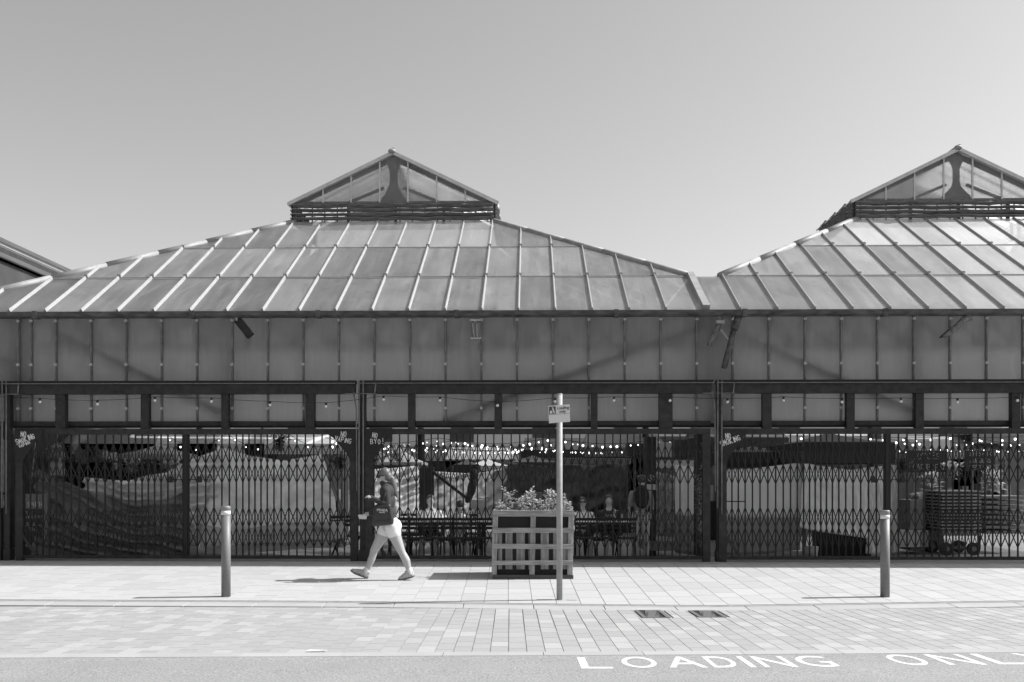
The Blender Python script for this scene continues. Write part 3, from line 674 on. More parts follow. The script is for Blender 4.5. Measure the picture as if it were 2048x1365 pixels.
# fittings under the eaves -----------------------------------------------------
def fit(name, label, cat): return hthing(name, label, cat)
t = fit('floodlight', 'tilted box floodlight hanging left of centre below the gutter', 'floodlight')
p = B(475, 640, EV); q = B(500, 672, EV - .15)
mb = MB(); mb.bar((p.x, EV + .02, p.z), (q.x, EV - .12, q.z), .08, .14, up=(1, 0, .7)); mb.build('housing', M_iron, t, bevel=.01)
mb = MB(); mb.tube([(p.x - .03, EV - .02, p.z + .08), (p.x, EV - .02, p.z - .02)], .014, 6); mb.bar((p.x - .08, EV - .02, p.z + .06), (p.x + .08, EV - .02, p.z + .06), .04, .025); mb.build('bracket', M_clip, t)
t = fit('floodlight', 'square floodlight facing the street below the gutter at the centre', 'floodlight')
a, b_ = B(942, 645, EV), B(961, 677, EV)
mb = MB(); mb.box((a.x, EV - .02, b_.z), (b_.x, EV + .08, a.z)); mb.build('housing', M_mull, t, bevel=.01)
mb = MB(); mb.box((a.x - .01, EV - .035, b_.z - .012), (b_.x + .012, EV - .02, b_.z + .01)); mb.bar((a.x + .03, EV - .03, a.z - .03), (a.x + .06, EV - .03, b_.z + .02), .015, .012); mb.bar((a.x + .1, EV - .03, a.z - .03), (a.x + .11, EV - .03, b_.z + .02), .015, .012)
mb.box((a.x - .02, EV - .02, a.z + .02), (b_.x, EV + .06, a.z + .05)); mb.bar((a.x + .06, EV, a.z), (a.x + .1, EV, a.z + .05), .02, .02); mb.build('bracket', M_clip, t)
t = fit('downpipe', 'long broken downpipe slanting from the gutter beneath the roof valley', 'drainpipe')
P_ = [B(1478, 632, EV), B(1468, 660, EV), B(1448, 737, EV)]; mb = MB(); mb.tube([P_[0], P_[1]], .065, 10); mb.build('outlet', M_gutter, t, smooth=True)
mb = MB(); mb.tube([P_[1] + Vector((0, 0, .02)), P_[2]], .05, 10); mb.build('pipe', M_gutter, t, smooth=True)
mb = MB(); mb.tube([B(1458, 680, EV), B(1442, 660, EV + .2)], .02, 6); mb.build('stay', M_clip, t)
t = fit('downpipe', 'short stub of downpipe against the dark pier beneath the roof valley', 'drainpipe')
mb = MB(); mb.tube([B(1441, 634, -.2), B(1436, 655, -.2), B(1418, 692, -.2)], [.06, .055, .045], 10); mb.build('pipe', M_mull, t, smooth=True)
mb = MB(); mb.box(tuple(B(1433, 647, -.27)), tuple(B(1447, 643, -.15))); mb.build('collar', M_clip, t)
t = fit('downpipe', 'broken gutter outlet hanging off the right hand eaves', 'drainpipe')
mb = MB(); mb.tube([B(1940, 634, EV), B(1928, 640, EV), B(1900, 666, EV), B(1886, 674, EV)], [.07, .06, .045, .03], 10); mb.build('pipe', M_mull, t, smooth=True)
mb = MB(); mb.bar(B(1880, 676, EV), B(1898, 660, EV), .03, .03); mb.build('stay', M_iron, t)

# festoon outside -------------------------------------------------------------
BX = [80, 195, 310, 423, 540, 652, 767, 880, 995, 1110, 1228, 1340, 1455, 1567, 1684, 1802, 1915, 2035]
BYY = [803, 807, 800, 802, 809, 812, 798, 800, 810, 802, 800, 800, 803, 800, 803, 802, 803, 800]
t = hthing('string_light', 'outdoor festoon wire of spaced unlit bulbs slung beneath the gate beams', 'string lights')
vv = -.34; pts = []; XX = [-60] + BX + [2120]; YY = [795] + BYY + [800]
for (xa, ya), (xb, yb) in zip(zip(XX, YY), list(zip(XX, YY))[1:]):
    for k in range(5):
        f = k / 5; pts.append(B(xa + (xb - xa) * f, ya - 6 + (yb - ya) * f + 1.5 * math.sin(math.pi * f), vv))
mb = MB(); mb.tube(pts, .0045, 5); mb.build('wire', M_gate, t)
for xa, ya in zip(BX, BYY):
    p = B(xa, ya, vv); mb = MB(); mb.tube([p + Vector((0, 0, .055)), p + Vector((0, 0, .015))], [.014, .024], 7); mb.box(p + Vector((-.03, -.006, .045)), p + Vector((.03, .006, .055))); s = mb.build('socket', M_gate, t)
    mb = MB(); mb.ball(p - Vector((0, 0, .012)), .027, 8, 6); mb.build('bulb', M_bulboff, t, smooth=True)
t = hthing('cable_hook', 'small iron hooks under the gate beams', 'hook') if False else None

# ------------------------------------------------------------------ GATE FRAMES AND FOLDING GATES
VG = -.22
zT1, zT0 = B(900, 858, VG).z, B(900, 869, VG).z; zB1, zB0 = B(900, 1112, VG).z, B(900, 1118.5, VG).z
frames = [(-640, 3, None, None), (33, 716, 'L', 'R'), (731, 1420, 'L', None), (1437, 2150, 'L', None)]
flab = ['gate frame at the far left edge of the photo', 'gate frame lettered NO SMOKING and NO VAPING', 'middle gate frame lettered NO BYO', 'gate frame with tall NO SMOKING lettering, right of the second column']
for (a, b_, g0, g1), lab in zip(frames, flab):
    t = hthing('gate_frame', lab, 'gate frame', 'iron gate frames of the market hall')
    ua, ubb = B(a, 900, VG).x, B(b_, 900, VG).x; pw_ = .13
    mb = MB(); mb.box((ua, VG - .03, zT0), (ubb, VG + .05, zT1)); mb.build('top_rail', M_iron, t)
    mb = MB(); mb.box((ua, VG - .03, zB0), (ubb, VG + .05, zB1)); mb.build('bottom_track', M_iron, t)
    for u in (ua, ubb - pw_): mb = MB(); mb.box((u, VG - .04, pz(17.4) - .02), (u + pw_, VG + .06, zT0 - .001)); mb.build('post', M_iron, t)
    if g0:
        g = MB(); s_ = .42; u = ua + pw_; z_ = zT0
        g.prism([(ua - .0, z_ + .08), (u + s_ - .05, z_ + .08), (u + s_ - .06, z_ + .0), (u + s_ - .14, z_ - .06), (u + .04, z_ - .42), (u, z_ - .5), (ua, z_ - .5)], VG - .052, VG - .042); gp = g.build('gusset_plate', M_gate, t)
        mb = MB(); mb.bar((ua + .07, VG - .02, B(0, 1062, VG).z), (ua + .36, VG - .02, zB1), .03, .05); mb.build('foot_brace', M_iron, t)
    if g1:
        g = MB(); s_ = .40; u = ubb - pw_; z_ = zT0
        g.prism([(ubb, z_ + .08), (ubb, z_ - .5), (u, z_ - .46), (u - .06, z_ - .34), (u - s_ + .1, z_ - .06), (u - s_, z_), (u - s_, z_ + .08)], VG - .052, VG - .042); gp2 = g.build('gusset_plate', M_gate, t)
    YL = VG - .0535; k_ = .00872
    def wr(txt, px, py, hpx, tilt=0, jit=.3, th=.013, par=None, wf=.62, gap=.28, seed=1):
        p = B(px, py, VG); write(txt, p.x, p.z, hpx * k_, YL, th, wf, gap, R(tilt), jit, 'lettering', par, M_chalk, seed=seed)
    if a == 33:
        wr('NO', 45, 874, 10, -2, par=gp, wf=.42, gap=.14, jit=.15); wr('SMOKING', 37, 890.5, 9.5, 21, par=gp, th=.014, wf=.44, gap=.22, seed=2, jit=.2); wr('VAPING', 42, 896, 5, 21, par=gp, th=.011, wf=.62, gap=.28, seed=3, jit=.2)
        wr('NO', 683, 873.5, 10.5, -4, par=gp2, wf=.42, gap=.14, seed=4, jit=.15, th=.011); wr('VAPING', 671, 882, 9, -11, par=gp2, wf=.44, gap=.24, seed=6, th=.011, jit=.2)
    elif a == 731: wr('NO', 745.5, 875, 10, -8, par=gp, wf=.42, gap=.14, seed=7, th=.011, jit=.15); wr('BYO!', 742.5, 889, 10, 3, par=gp, wf=.5, gap=.24, seed=8, th=.011, jit=.2)
    elif a == 1437: wr('NO', 1450.5, 877, 9.5, 5, par=gp, wf=.42, gap=.14, seed=9, jit=.15); wr('SMOKING', 1441.5, 894, 10.5, 20, par=gp, wf=.42, gap=.2, seed=10, jit=.2)
leaves = [(-40, 1, 3, 'folding gate leaf at the far left edge beside the service pipes'), (48, 366, 22, 'folding gate leaf in front of the dark left tarpaulin'), (378, 702, 22, 'folding gate leaf behind the left bollard in front of the pale draped tarpaulin'),
          (748, 1112, 24, 'folding gate leaf behind the walking woman'), (1128, 1410, 19, 'folding gate leaf behind the sign post and the standing visitor'), (1452, 1768, 23, 'folding gate leaf left of the right bollard, before the grey stall sheeting'), (1780, 2140, 24, 'folding gate leaf right of the right bollard, before the stacked pallets')]
for (a, b_, n_, lab) in leaves:
    t = hthing('folding_gate', lab, 'gate', 'folding lattice gates of the market hall')
    sh = 5 if a > 1000 else 0; sh2 = 3 if a > 1000 else 0
    ua, ubb = B(a, 900, VG).x, B(b_, 900, VG).x; st = (ubb - ua) / n_
    zt, zb = zT0 - .001, zB1
    bar = MB(); bar.box((-.011, -.012, 0), (.011, .012, zt - zb)); me = bar.mesh('bar', M_gate); ph = rnd.uniform(0, 6)
    PU = [ua + k * st + .5 * st * (math.sin(k * .42 + ph) - math.sin(ph) * (1 - k / n_) - math.sin(n_ * .42 + ph) * k / n_) * .8 for k in range(n_ + 1)]
    def at_(k): return PU[k]
    for k in range(n_ + 1): link('gate_bar', me, t, (PU[k], VG, zb))
    for (y0, y1) in ((887 + sh, 965 + sh), (1013 + sh2, 1094 + sh2)):
        za, zb_ = B(900, y0, VG).z, B(900, y1, VG).z; hh_ = (zb_ - za) / 2
        sp1 = MB(); sp1.bar((0, -.019, 0), (st, -.019, hh_), .006, .016); m1 = sp1.mesh('strip', M_gate)
        sp2 = MB(); sp2.bar((0, .019, 0), (-st, .019, hh_), .006, .016); m2 = sp2.mesh('strip', M_gate)
        for k in range(n_ + 1):
            for half in (0, 1):
                if k + 1 <= n_: o = link('lattice_strip', m1, t, (PU[k], VG, za + half * hh_)); o.scale.x = (PU[k + 1] - PU[k]) / st
                if k - 1 >= 0: o = link('lattice_strip', m2, t, (PU[k], VG, za + half * hh_)); o.scale.x = (PU[k] - PU[k - 1]) / st
    if a in (378, 1780):
        u = ua - .05; mb = MB(); mb.box((u - .035, VG - .03, zb - .02), (u + .03, VG + .03, zt)); mb.build('meeting_stile', M_gate, t)
        mb = MB(); mb.box((u + .22, VG - .05, 1.45), (u + .29, VG - .02, 1.56)); mb.box((u - .29, VG - .05, 1.45), (u - .22, VG - .02, 1.56)); mb.bar((u - .3, VG - .03, 1.5), (u + .3, VG - .03, 1.5), .01, .015); mb.build('lock', M_gate, t)
    if a in (1128, 1452):
        mb = MB(); z_ = B(900, 1003, VG).z; x0 = ubb - .15 if a == 1128 else ua - .08; mb.bar((x0, VG - .03, z_), (x0 + .42, VG - .03, z_), .012, .018); mb.build('slide_bolt', M_gate, t)

# ------------------------------------------------------------------ STREET FURNITURE
def bollard(px, base, top, label):
    p = GP(px, base); h = (base - top) * p.y / F; t = thing('bollard', label, 'bollard', tuple(p), 0, 'round grey bollards along the kerb')
    r_ = 9.1 * p.y / F; mb = MB(); mb.tube([(0, 0, -.02), (0, 0, h * .90)], r_, 28); mb.build('post', M_boll, t, smooth=False)
    mb = MB(); mb.tube([(0, 0, h * .902), (0, 0, h * .948)], r_ * 1.02, 28); mb.build('reflective_band', M_white, t)
    mb = MB(); mb.tube([(0, 0, h * .95), (0, 0, h * .99), (0, 0, h)], [r_ * 1.03, r_ * 1.03, r_ * .96], 28); mb.build('cap', M_bollcap, t)
    for o in t.children:
        for pl in o.data.polygons: pl.use_smooth = len(pl.vertices) == 4
bollard(452, 1193.5, 1012.5, 'grey bollard left of the walking woman, with a white band')
bollard(1770, 1194, 1021, 'grey bollard at the right, before the folding gates')
p = GP(1119, 1200); h = (1200 - 790) * p.y / F; ps = thing('sign_post', 'tall pale galvanised pole carrying the loading sign beside the pallet planter', 'sign post', tuple(p))
mb = MB(); mb.tube([(0, 0, -.02), (0, 0, h)], .0395, 24); o = mb.build('pole', M_steel, ps)
for pl in o.data.polygons: pl.use_smooth = len(pl.vertices) == 4
mb = MB(); mb.tube([(0, 0, h), (0, 0, h + .015)], [.041, .036], 20); mb.build('cap', M_steel, ps)
mb = MB(); mb.box((-.30, -.05, -.004), (-.1, .06, .004)); mb.box((.1, -.05, -.004), (.22, .06, .004)); mb.build('base_patch', M_kerb, ps)
def SP(px, py): return ((px - 1119) * p.y / F, h - (py - 790) * p.y / F)
sg = thing('parking_sign', 'small tilted plate reading Loading only with a porter symbol on the pole', 'sign', (p.x, p.y - .062, p.z))
def on(q): return [SP(*a) for a in q]
mb = MB(); mb.prism(on([(1096, 813), (1138.5, 810), (1139.5, 844.5), (1097.5, 847.5)]), -.002, .004); mb.build('plate', M_signface, sg, bevel=.001)
mb = MB(); mb.box((-.05, .004, SP(0, 830)[1] - .015), (.05, .024, SP(0, 830)[1] + .015)); mb.build('clamp', M_steel, sg)
mb = MB(); mb.prism(on([(1097.4, 814.6), (1110.8, 813.7), (1111.4, 828.6), (1098, 829.4)]), -.004, -.0025); mb.build('symbol_panel', M_signdark, sg)
mb = MB(); mb.prism(on([(1103.5, 816), (1105.5, 815.5), (1108, 822), (1110, 827.5), (1107.5, 828), (1105, 822)]), -.0055, -.0042); mb.prism(on([(1099, 826), (1101, 822), (1104, 823.5), (1104.5, 828), (1100, 828.5)]), -.0055, -.0042); mb.build('porter_symbol', M_signface, sg)
mb = MB(); q = on([(1097.3, 830.3), (1138.9, 827.6), (1138.93, 828.1), (1097.32, 830.8)]); mb.prism(q, -.0035, -.0021); mb.build('divider_line', M_signdark, sg)
for txt, x0, y0, hh in (('Loading', 1113.2, 820.2, 6.2), ('only', 1118, 827.0, 6.2)):
    cu = bpy.data.curves.new('text', 'FONT'); cu.body = txt; cu.size = hh * 1.35 * p.y / F; cu.extrude = .0006; cu.space_character = .93; cu.offset = .0006
    o = bpy.data.objects.new('tmp', cu); COL.objects.link(o); dg = bpy.context.evaluated_depsgraph_get(); me = bpy.data.meshes.new_from_object(o.evaluated_get(dg)); bpy.data.objects.remove(o)
    me.materials.clear(); me.materials.append(M_signdark); o = link('sign_text', me, sg); a = SP(x0, y0); o.location = (a[0], -.0045, a[1]); o.rotation_euler = (R(90), R(-4), 0)

M_woodd = mat('darker_wood', 0.06, 0.75, 0.3, 5, stretch=(.6, 6, 6), detail=9)  # darker tone for the lowest front board
# pallet planter ---------------------------------------------------------------
PP = GP(1066, 1158.5); k_ = PP.y / F
pl_ = thing('pallet_planter', 'tall planter box made of wooden pallets stood on edge', 'planter', tuple(PP))
def X(px): return (px - 1066) * k_
def Z(py): return (1158 - py) * k_
DP = .82
for y0, y1, sk in ((1023, 1033, 0), (1056, 1066, -.5), (1088, 1098, -1), (1121, 1130, -2), (1150, 1158, -1)):
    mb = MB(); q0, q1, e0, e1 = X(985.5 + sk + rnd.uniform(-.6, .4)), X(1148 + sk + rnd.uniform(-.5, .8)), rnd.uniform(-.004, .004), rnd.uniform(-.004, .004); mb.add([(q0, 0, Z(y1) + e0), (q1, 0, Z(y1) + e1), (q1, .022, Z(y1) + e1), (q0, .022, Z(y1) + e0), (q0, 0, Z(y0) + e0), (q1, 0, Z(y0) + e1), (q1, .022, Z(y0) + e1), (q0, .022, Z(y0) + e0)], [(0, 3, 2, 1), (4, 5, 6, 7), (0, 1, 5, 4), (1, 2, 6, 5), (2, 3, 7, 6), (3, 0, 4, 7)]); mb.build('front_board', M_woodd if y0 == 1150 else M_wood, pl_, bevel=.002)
for x0, x1, xo in ((985, 995.5, -1), (1061, 1071.5, -1), (1137, 1147.5, -1)):
    mb = MB(); za, zb_ = Z(1150), Z(1024); b2 = MB().add([(X(x0 - 2), .024, za), (X(x1 - 2), .024, za), (X(x1 - 2), .11, za), (X(x0 - 2), .11, za), (X(x0 + .5), .024, zb_), (X(x1 + .5), .024, zb_), (X(x1 + .5), .11, zb_), (X(x0 + .5), .11, zb_)], [(0, 3, 2, 1), (4, 5, 6, 7), (0, 1, 5, 4), (1, 2, 6, 5), (2, 3, 7, 6), (3, 0, 4, 7)]); b2.build('stringer', M_woodv, pl_, bevel=.002)
for x0, x1 in ((996, 1004), (1011, 1025), (1033, 1050), (1057, 1066), (1082, 1098), (1107, 1115), (1124, 1136)):
    mb = MB(); mb.box((X(x0), .115, Z(1140)), (X(x1), .135, Z(1062))); mb.build('inner_board', M_woodv, pl_)
    mb = MB(); mb.box((X(x0), .19, Z(1140)), (X(x1) - .03, .21, Z(1130))); mb.build('inner_foot', M_woodv, pl_)
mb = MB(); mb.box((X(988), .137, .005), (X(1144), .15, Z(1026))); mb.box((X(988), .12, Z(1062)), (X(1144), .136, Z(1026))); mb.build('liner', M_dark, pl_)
for s, xx in ((0, X(986)), (1, X(1146) - .022)):
    for j in range(5):
        z0 = .05 + j * .225; mb = MB(); mb.box((xx, .112, z0), (xx + .022, DP, z0 + .09)); mb.build('side_board', M_wood, pl_)
    mb = MB(); mb.box((xx + .025 if not s else xx - .08, DP - .11, 0), (xx + .08 if not s else xx - .003, DP - .03, Z(1026))); mb.build('rear_stringer', M_woodv, pl_)
for j in range(5):
    mb = MB(); mb.box((X(986), DP - .022, .05 + j * .225), (X(1146), DP, .14 + j * .225)); mb.build('rear_board', M_wood, pl_)
mb = MB(); mb.box((X(989), .14, Z(1034)), (X(1143), DP - .03, Z(1030))); mb.build('soil', M_pot, pl_)
mb = MB(); mb.box((X(985), .0, Z(1022.6)), (X(1060), .1, Z(1021.2))); mb.box((X(1062), .0, Z(1022.6)), (X(1148), .1, Z(1021.6))); mb.build('top_board', M_wood, pl_)
def plant(name, label, cat, base, height, spread, nleaf, leaf, m, group=None, stems=5, seed=0, droop=.3):
    nleaf = int(nleaf * (.5 if name == 'planter_plant' else 1.5))
    r_ = random.Random(seed); t = thing(name, label, cat, tuple(base), 0, group); sm = MB(); lf = MB()
    for s_ in range(stems):
        a = r_.uniform(0, 6.28); sp = spread * r_.uniform(.1, 1); hh = height * r_.uniform(.6, 1); tip = Vector((math.cos(a) * sp, math.sin(a) * sp * .7, hh)); pts = [Vector((tip.x * .2 * f, tip.y * .2 * f, tip.z * f)) + tip * 0 + Vector((tip.x * .8 * f * f, tip.y * .8 * f * f, 0)) for f in (0, .35, .7, 1)]
        sm.tube(pts, [.006, .005, .004, .002], 5)
        for k in range(nleaf // stems):
            f = r_.uniform(.08, 1); c = Vector((tip.x * (.2 * f + .8 * f * f), tip.y * (.2 * f + .8 * f * f), tip.z * f)); th = r_.uniform(0, 6.28); el = r_.uniform(-.3, .9)
            d = Vector((math.cos(th) * math.cos(el), math.sin(th) * math.cos(el), math.sin(el))); L_ = leaf * r_.uniform(.6, 1.3); c = c + d * L_ * r_.uniform(0, .9) * (1.2 - .6 * f)
            side = d.cross(Vector((0, 0, 1))).normalized() * L_ * .34; up = side.cross(d).normalized() * L_ * .12
            lf.add([c, c + d * L_ * .5 + side + up, c + d * L_, c + d * L_ * .5 - side + up], [(0, 1, 2), (0, 2, 3)])
    sm.build('stem', M_stem, t); lf.fixn = False; o = lf.build('foliage', m, t); o['kind'] = 'stuff'; return t
plist = [(998, .12, .1, 'low spreading plant at the left end of the pallet planter'), (1020, .27, .12, 'tallest bushy plant left of centre in the pallet planter'), (1040, .18, .1, 'drooping leafy plant beside the tall bush in the planter'), (1052, .22, .05, 'slim upright plant with small leaves near the middle of the planter'),
         (1066, .26, .035, 'thin pointed plant standing alone mid planter'), (1085, .14, .08, 'low leafy plant right of the planter centre'), (1096, .28, .07, 'tall dense spire plant left of the sign pole'), (1110, .25, .06, 'upright plant partly behind the sign pole'), (1129, .24, .05, 'slim plant just right of the sign pole'), (1139, .08, .06, 'small low plant at the right end of the planter')]
for k, (px, hh, sp, lab) in enumerate(plist):
    plant('planter_plant', lab, 'plant', (PP.x + X(px), PP.y + .25 + .12 * (k % 3), PP.z + Z(1031)), hh * (1.25 if hh > .2 else .8) + .12, sp * .9, 240, .052, M_leaf, 'plants in the pallet planter', stems=5 if sp > .07 else 3, seed=k)

# ------------------------------------------------------------------ PEOPLE
def solid(name, parts, m, parent=None, voxel=.012, smooth=6):
    bm = bmesh.new()
    for pt in parts:
        if len(pt) == 4:                       # tapered limb p,q,r0,r1
            p, q, r0, r1 = Vector(pt[0]), Vector(pt[1]), pt[2], pt[3]
            for c, r_ in ((p, r0), (q, r1)): bmesh.ops.create_icosphere(bm, subdivisions=2, radius=r_, matrix=Matrix.Translation(c))
            d = q - p
            if d.length > 1e-4: bmesh.ops.create_cone(bm, cap_ends=True, segments=16, radius1=r0, radius2=r1, depth=d.length, matrix=Matrix.Translation((p + q) / 2) @ d.to_track_quat('Z', 'Y').to_matrix().to_4x4())
        else:                                   # ellipsoid c, (rx,ry,rz), tilt about y
            c, s_, tl = pt
            bmesh.ops.create_icosphere(bm, subdivisions=3, radius=1, matrix=Matrix.Translation(c) @ Matrix.Rotation(tl, 4, 'Y') @ Matrix.Diagonal((*s_, 1)))
    me = bpy.data.meshes.new(name); bm.to_mesh(me); bm.free(); o = bpy.data.objects.new('tmp', me); COL.objects.link(o)
    md = o.modifiers.new('r', 'REMESH'); md.mode = 'VOXEL'; md.voxel_size = voxel; md.use_smooth_shade = True
    ms = o.modifiers.new('s', 'SMOOTH'); ms.factor = .5; ms.iterations = smooth
    dg = bpy.context.evaluated_depsgraph_get(); dg.update(); m2 = bpy.data.meshes.new_from_object(o.evaluated_get(dg)); bpy.data.objects.remove(o)
    m2.materials.clear(); m2.materials.append(m); return link(name, m2, parent)
# walking woman, built in metres about the contact line; x to the photo's right, facing -x
WP = GP(770, 1159); kw = WP.y / F
wm = thing('person', 'woman in white shorts and dark top striding left with a black shoulder bag', 'person', tuple(WP))
def Q(px, py, y=0.0): return Vector(((px - 770) * kw, y, (1159 - py) * kw))
NEAR, FAR = -.09, .09     # near side (towards camera) carries the trailing leg
hand = []
def fingers(c, d, s, fist=.6):
    d = Vector(d).normalized(); out = []; side = Vector((0, 1, 0)); dn = Vector((0, 0, -1))
    for i, l in enumerate((.065, .075, .07, .055)):
        b = Vector(c) + side * (i - 1.5) * .017 * s + d * .04; k1 = b + d * l * .5; k2 = k1 + (d * (1 - fist) + dn * fist).normalized() * l * .55; out += [(b - d * .02, k1, .009, .0085), (k1, k2, .0085, .007)]
    th = Vector(c) - side * .03 * s; out += [(th, th + d * .035 - side * .015 * s, .011, .009), (th + d * .035 - side * .015 * s, th + d * .065, .009, .008)]
    out.append((Vector(c) - d * .03, Vector(c) + d * .035, .028, .03)); return out
body = [
    (Q(768, 951), (.075, .07, .098), R(12)), (Q(761, 959), (.055, .05, .06), 0),           # skull and jaw
    (Q(756.5, 955.5), Q(754.6, 957.5), .011, .012),                                          # nose
    (Q(759, 965), Q(757, 966), .018, .015),                                                   # chin
    (Q(770, 962), Q(773, 973), .052, .056), (Q(771, 974), Q(774, 983), .075, .10),
    (Q(774, 984, .0), (.105, .165, .12), R(8)), (Q(775, 1005), (.098, .13, .16), R(4)), (Q(778, 1026), (.095, .125, .13), R(8)),
    (Q(779, 1048), (.125, .16, .13), 0), (Q(787, 1050, -.05), (.10, .085, .115), 0), (Q(785, 1050, .06), (.09, .08, .11), 0),
    # leading leg (photo left, far side), heel strike
    (Q(774, 1052, FAR), Q(764, 1072, FAR), .105, .098), (Q(764, 1072, FAR), Q(746, 1103, FAR), .098, .060), (Q(746, 1103, FAR), Q(744, 1111, FAR), .060, .054),
    (Q(745.5, 1108, FAR), Q(741, 1121, FAR), .056, .058), (Q(741, 1121, FAR), Q(732, 1143, FAR), .058, .037), (Q(732, 1143, FAR), Q(729, 1150, FAR), .037, .038), (Q(729, 1150, FAR), Q(712, 1143, FAR), .035, .028),
    # trailing leg (photo right, near side)
    (Q(786, 1052, NEAR), Q(791, 1071, NEAR), .108, .096), (Q(791, 1071, NEAR), Q(803.5, 1101, NEAR), .096, .062), (Q(803.5, 1101, NEAR), Q(807, 1108, NEAR), .060, .056),
    (Q(807, 1108, NEAR), Q(814, 1121, NEAR), .058, .062), (Q(814, 1121, NEAR), Q(820, 1143, NEAR), .060, .037), (Q(820, 1143, NEAR), Q(823, 1150, NEAR), .037, .038), (Q(822, 1151, NEAR), Q(803, 1157, NEAR), .034, .026),
    # near arm: shoulder, elbow tucked back, forearm forward
    (Q(774, 982, -.15), Q(779, 1010, -.2), .055, .046), (Q(779, 1010, -.2), Q(756, 1000, -.22), .044, .032), (Q(756, 1000, -.22), Q(750, 996, -.22), .03, .028),
    # far arm, low and forward
    (Q(771, 982, .15), Q(758, 1012, .18), .052, .042), (Q(758, 1012, .18), Q(738, 1028, .16), .040, .028),
] + fingers(Q(747, 995, -.22), (-1, 0, .3), 1) + fingers(Q(734, 1029, .16), (-1, 0, -.1), -1, .3)
solid('body', body, M_skinp, wm, .0095, 4)
# top with sleeves
solid('top', [(Q(766, 966), Q(772, 970), .058, .066), (Q(742, 1028.5, .16), Q(737, 1029, .16), .036, .034), (Q(749, 997, -.22), Q(746, 995, -.22), .042, .04), (Q(772, 970), Q(773, 976), .066, .08), (Q(774.5, 984), (.118, .18, .13), R(8)), (Q(776, 1005), (.112, .15, .17), R(4)), (Q(778, 1028), (.112, .145, .13), R(8)), (Q(778, 1036), (.12, .155, .06), R(-14)),
    (Q(774, 982, -.15), Q(779, 1010, -.2), .068, .058), (Q(779, 1010, -.2), Q(756, 1000, -.22), .056, .042), (Q(771, 982, .15), Q(758, 1012, .18), .062, .052), (Q(758, 1012, .18), Q(739, 1027, .16), .05, .036), (Q(752, 997.5, -.22), Q(748, 996, -.22), .041, .038)], M_top, wm, .011, 4)
shp = [(Q(779, 1044), (.138, .172, .10), 0), (Q(788, 1052, -.05), (.125, .105, .12), 0), (Q(786, 1052, .06), (.11, .09, .115), 0),
    (Q(774, 1052, FAR), Q(766, 1067, FAR), .114, .108), (Q(786, 1052, NEAR), Q(790, 1067, NEAR), .118, .108)]
solid('shorts', shp, M_shorts, wm, .011, 3)
for (h_, k_1, n__) in (((768, 1073, FAR), 'far', 0), ((793, 1075, NEAR), 'near', 1)): pass
# hair: skull cap and ponytail
solid('hair', [(Q(770, 947), (.088, .084, .092), R(14)), (Q(775, 953), (.072, .076, .08), 0), (Q(779, 953), Q(784, 958), .034, .04), (Q(784, 958), Q(787, 970), .046, .05), (Q(787, 970), Q(791, 986), .05, .036), (Q(791, 986), Q(795, 996), .034, .01)], M_hairl, wm, .009, 3)
mb = MB(); mb.box(Q(754.5, 956, -.07), Q(760, 950.5, -.02)); mb.box(Q(754.5, 956, .02), Q(760, 950.5, .07)); mb.bar(Q(755.5, 953, -.07), Q(755.5, 953, .07), .012, .012); mb.bar(Q(758, 952.5, -.073), Q(769, 952, -.074), .006, .012); mb.build('sunglasses', M_glass, wm, bevel=.004)
solid('ear', [(Q(769, 955, -.068), (.012, .01, .024), 0), (Q(769, 955, .068), (.012, .01, .024), 0)], M_skinp, wm, .005, 1)
# socks and trainers
for (a, b_, heel, toe, y_, nm) in (((733, 1138), (729, 1149), (730, 1153), (704, 1143), FAR, 0), ((819, 1137), (823, 1148), (824, 1150), (802, 1156.5), NEAR, 1)):
    solid('sock', [(Q(*a, y_), Q(*b_, y_), .044, .046)], M_sock, wm, .009, 1)
    H_, T_ = Q(*heel, y_), Q(*toe, y_); d = (T_ - H_).normalized(); up = Vector((d.z, 0, -d.x)); up = up if up.z > 0 else -up
    solid('trainer', [(H_ + up * .012, H_ + d * .08 + up * .02, .048, .05), (H_ + d * .08 + up * .02, T_ + up * .0, .046, .033), (H_ + up * .05 - d * .01, H_ + up * .06 + d * .045, .04, .042), (H_ + d * .1 + up * .03, T_ - d * .03 + up * .008, .038, .034)], M_shoe, wm, .009, 2)
    mb = MB(); n_ = 8; prf = []
    for i in range(n_ + 1):
        f = i / n_; wv = .038 + .01 * math.sin(f * 3.1) ; c = H_ - d * .045 + (T_ - H_ + d * .08) * f - up * (.036 - .012 * (f > .8) - (.008 if f in (0, 1) else 0)); prf.append((c, wv * (.75 if i in (0, n_) else 1)))
    for (c0, w0), (c1, w1) in zip(prf, prf[1:]): mb.add([c0 + Vector((0, -w0, 0)), c0 + Vector((0, w0, 0)), c1 + Vector((0, w1, 0)), c1 + Vector((0, -w1, 0))] + [c0 + Vector((0, -w0, 0)) + up * .022, c0 + Vector((0, w0, 0)) + up * .022, c1 + Vector((0, w1, 0)) + up * .022, c1 + Vector((0, -w1, 0)) + up * .022], [(0, 1, 2, 3), (7, 6, 5, 4), (0, 4, 5, 1), (1, 5, 6, 2), (2, 6, 7, 3), (3, 7, 4, 0)])
    mb.build('sole', M_sole, wm)
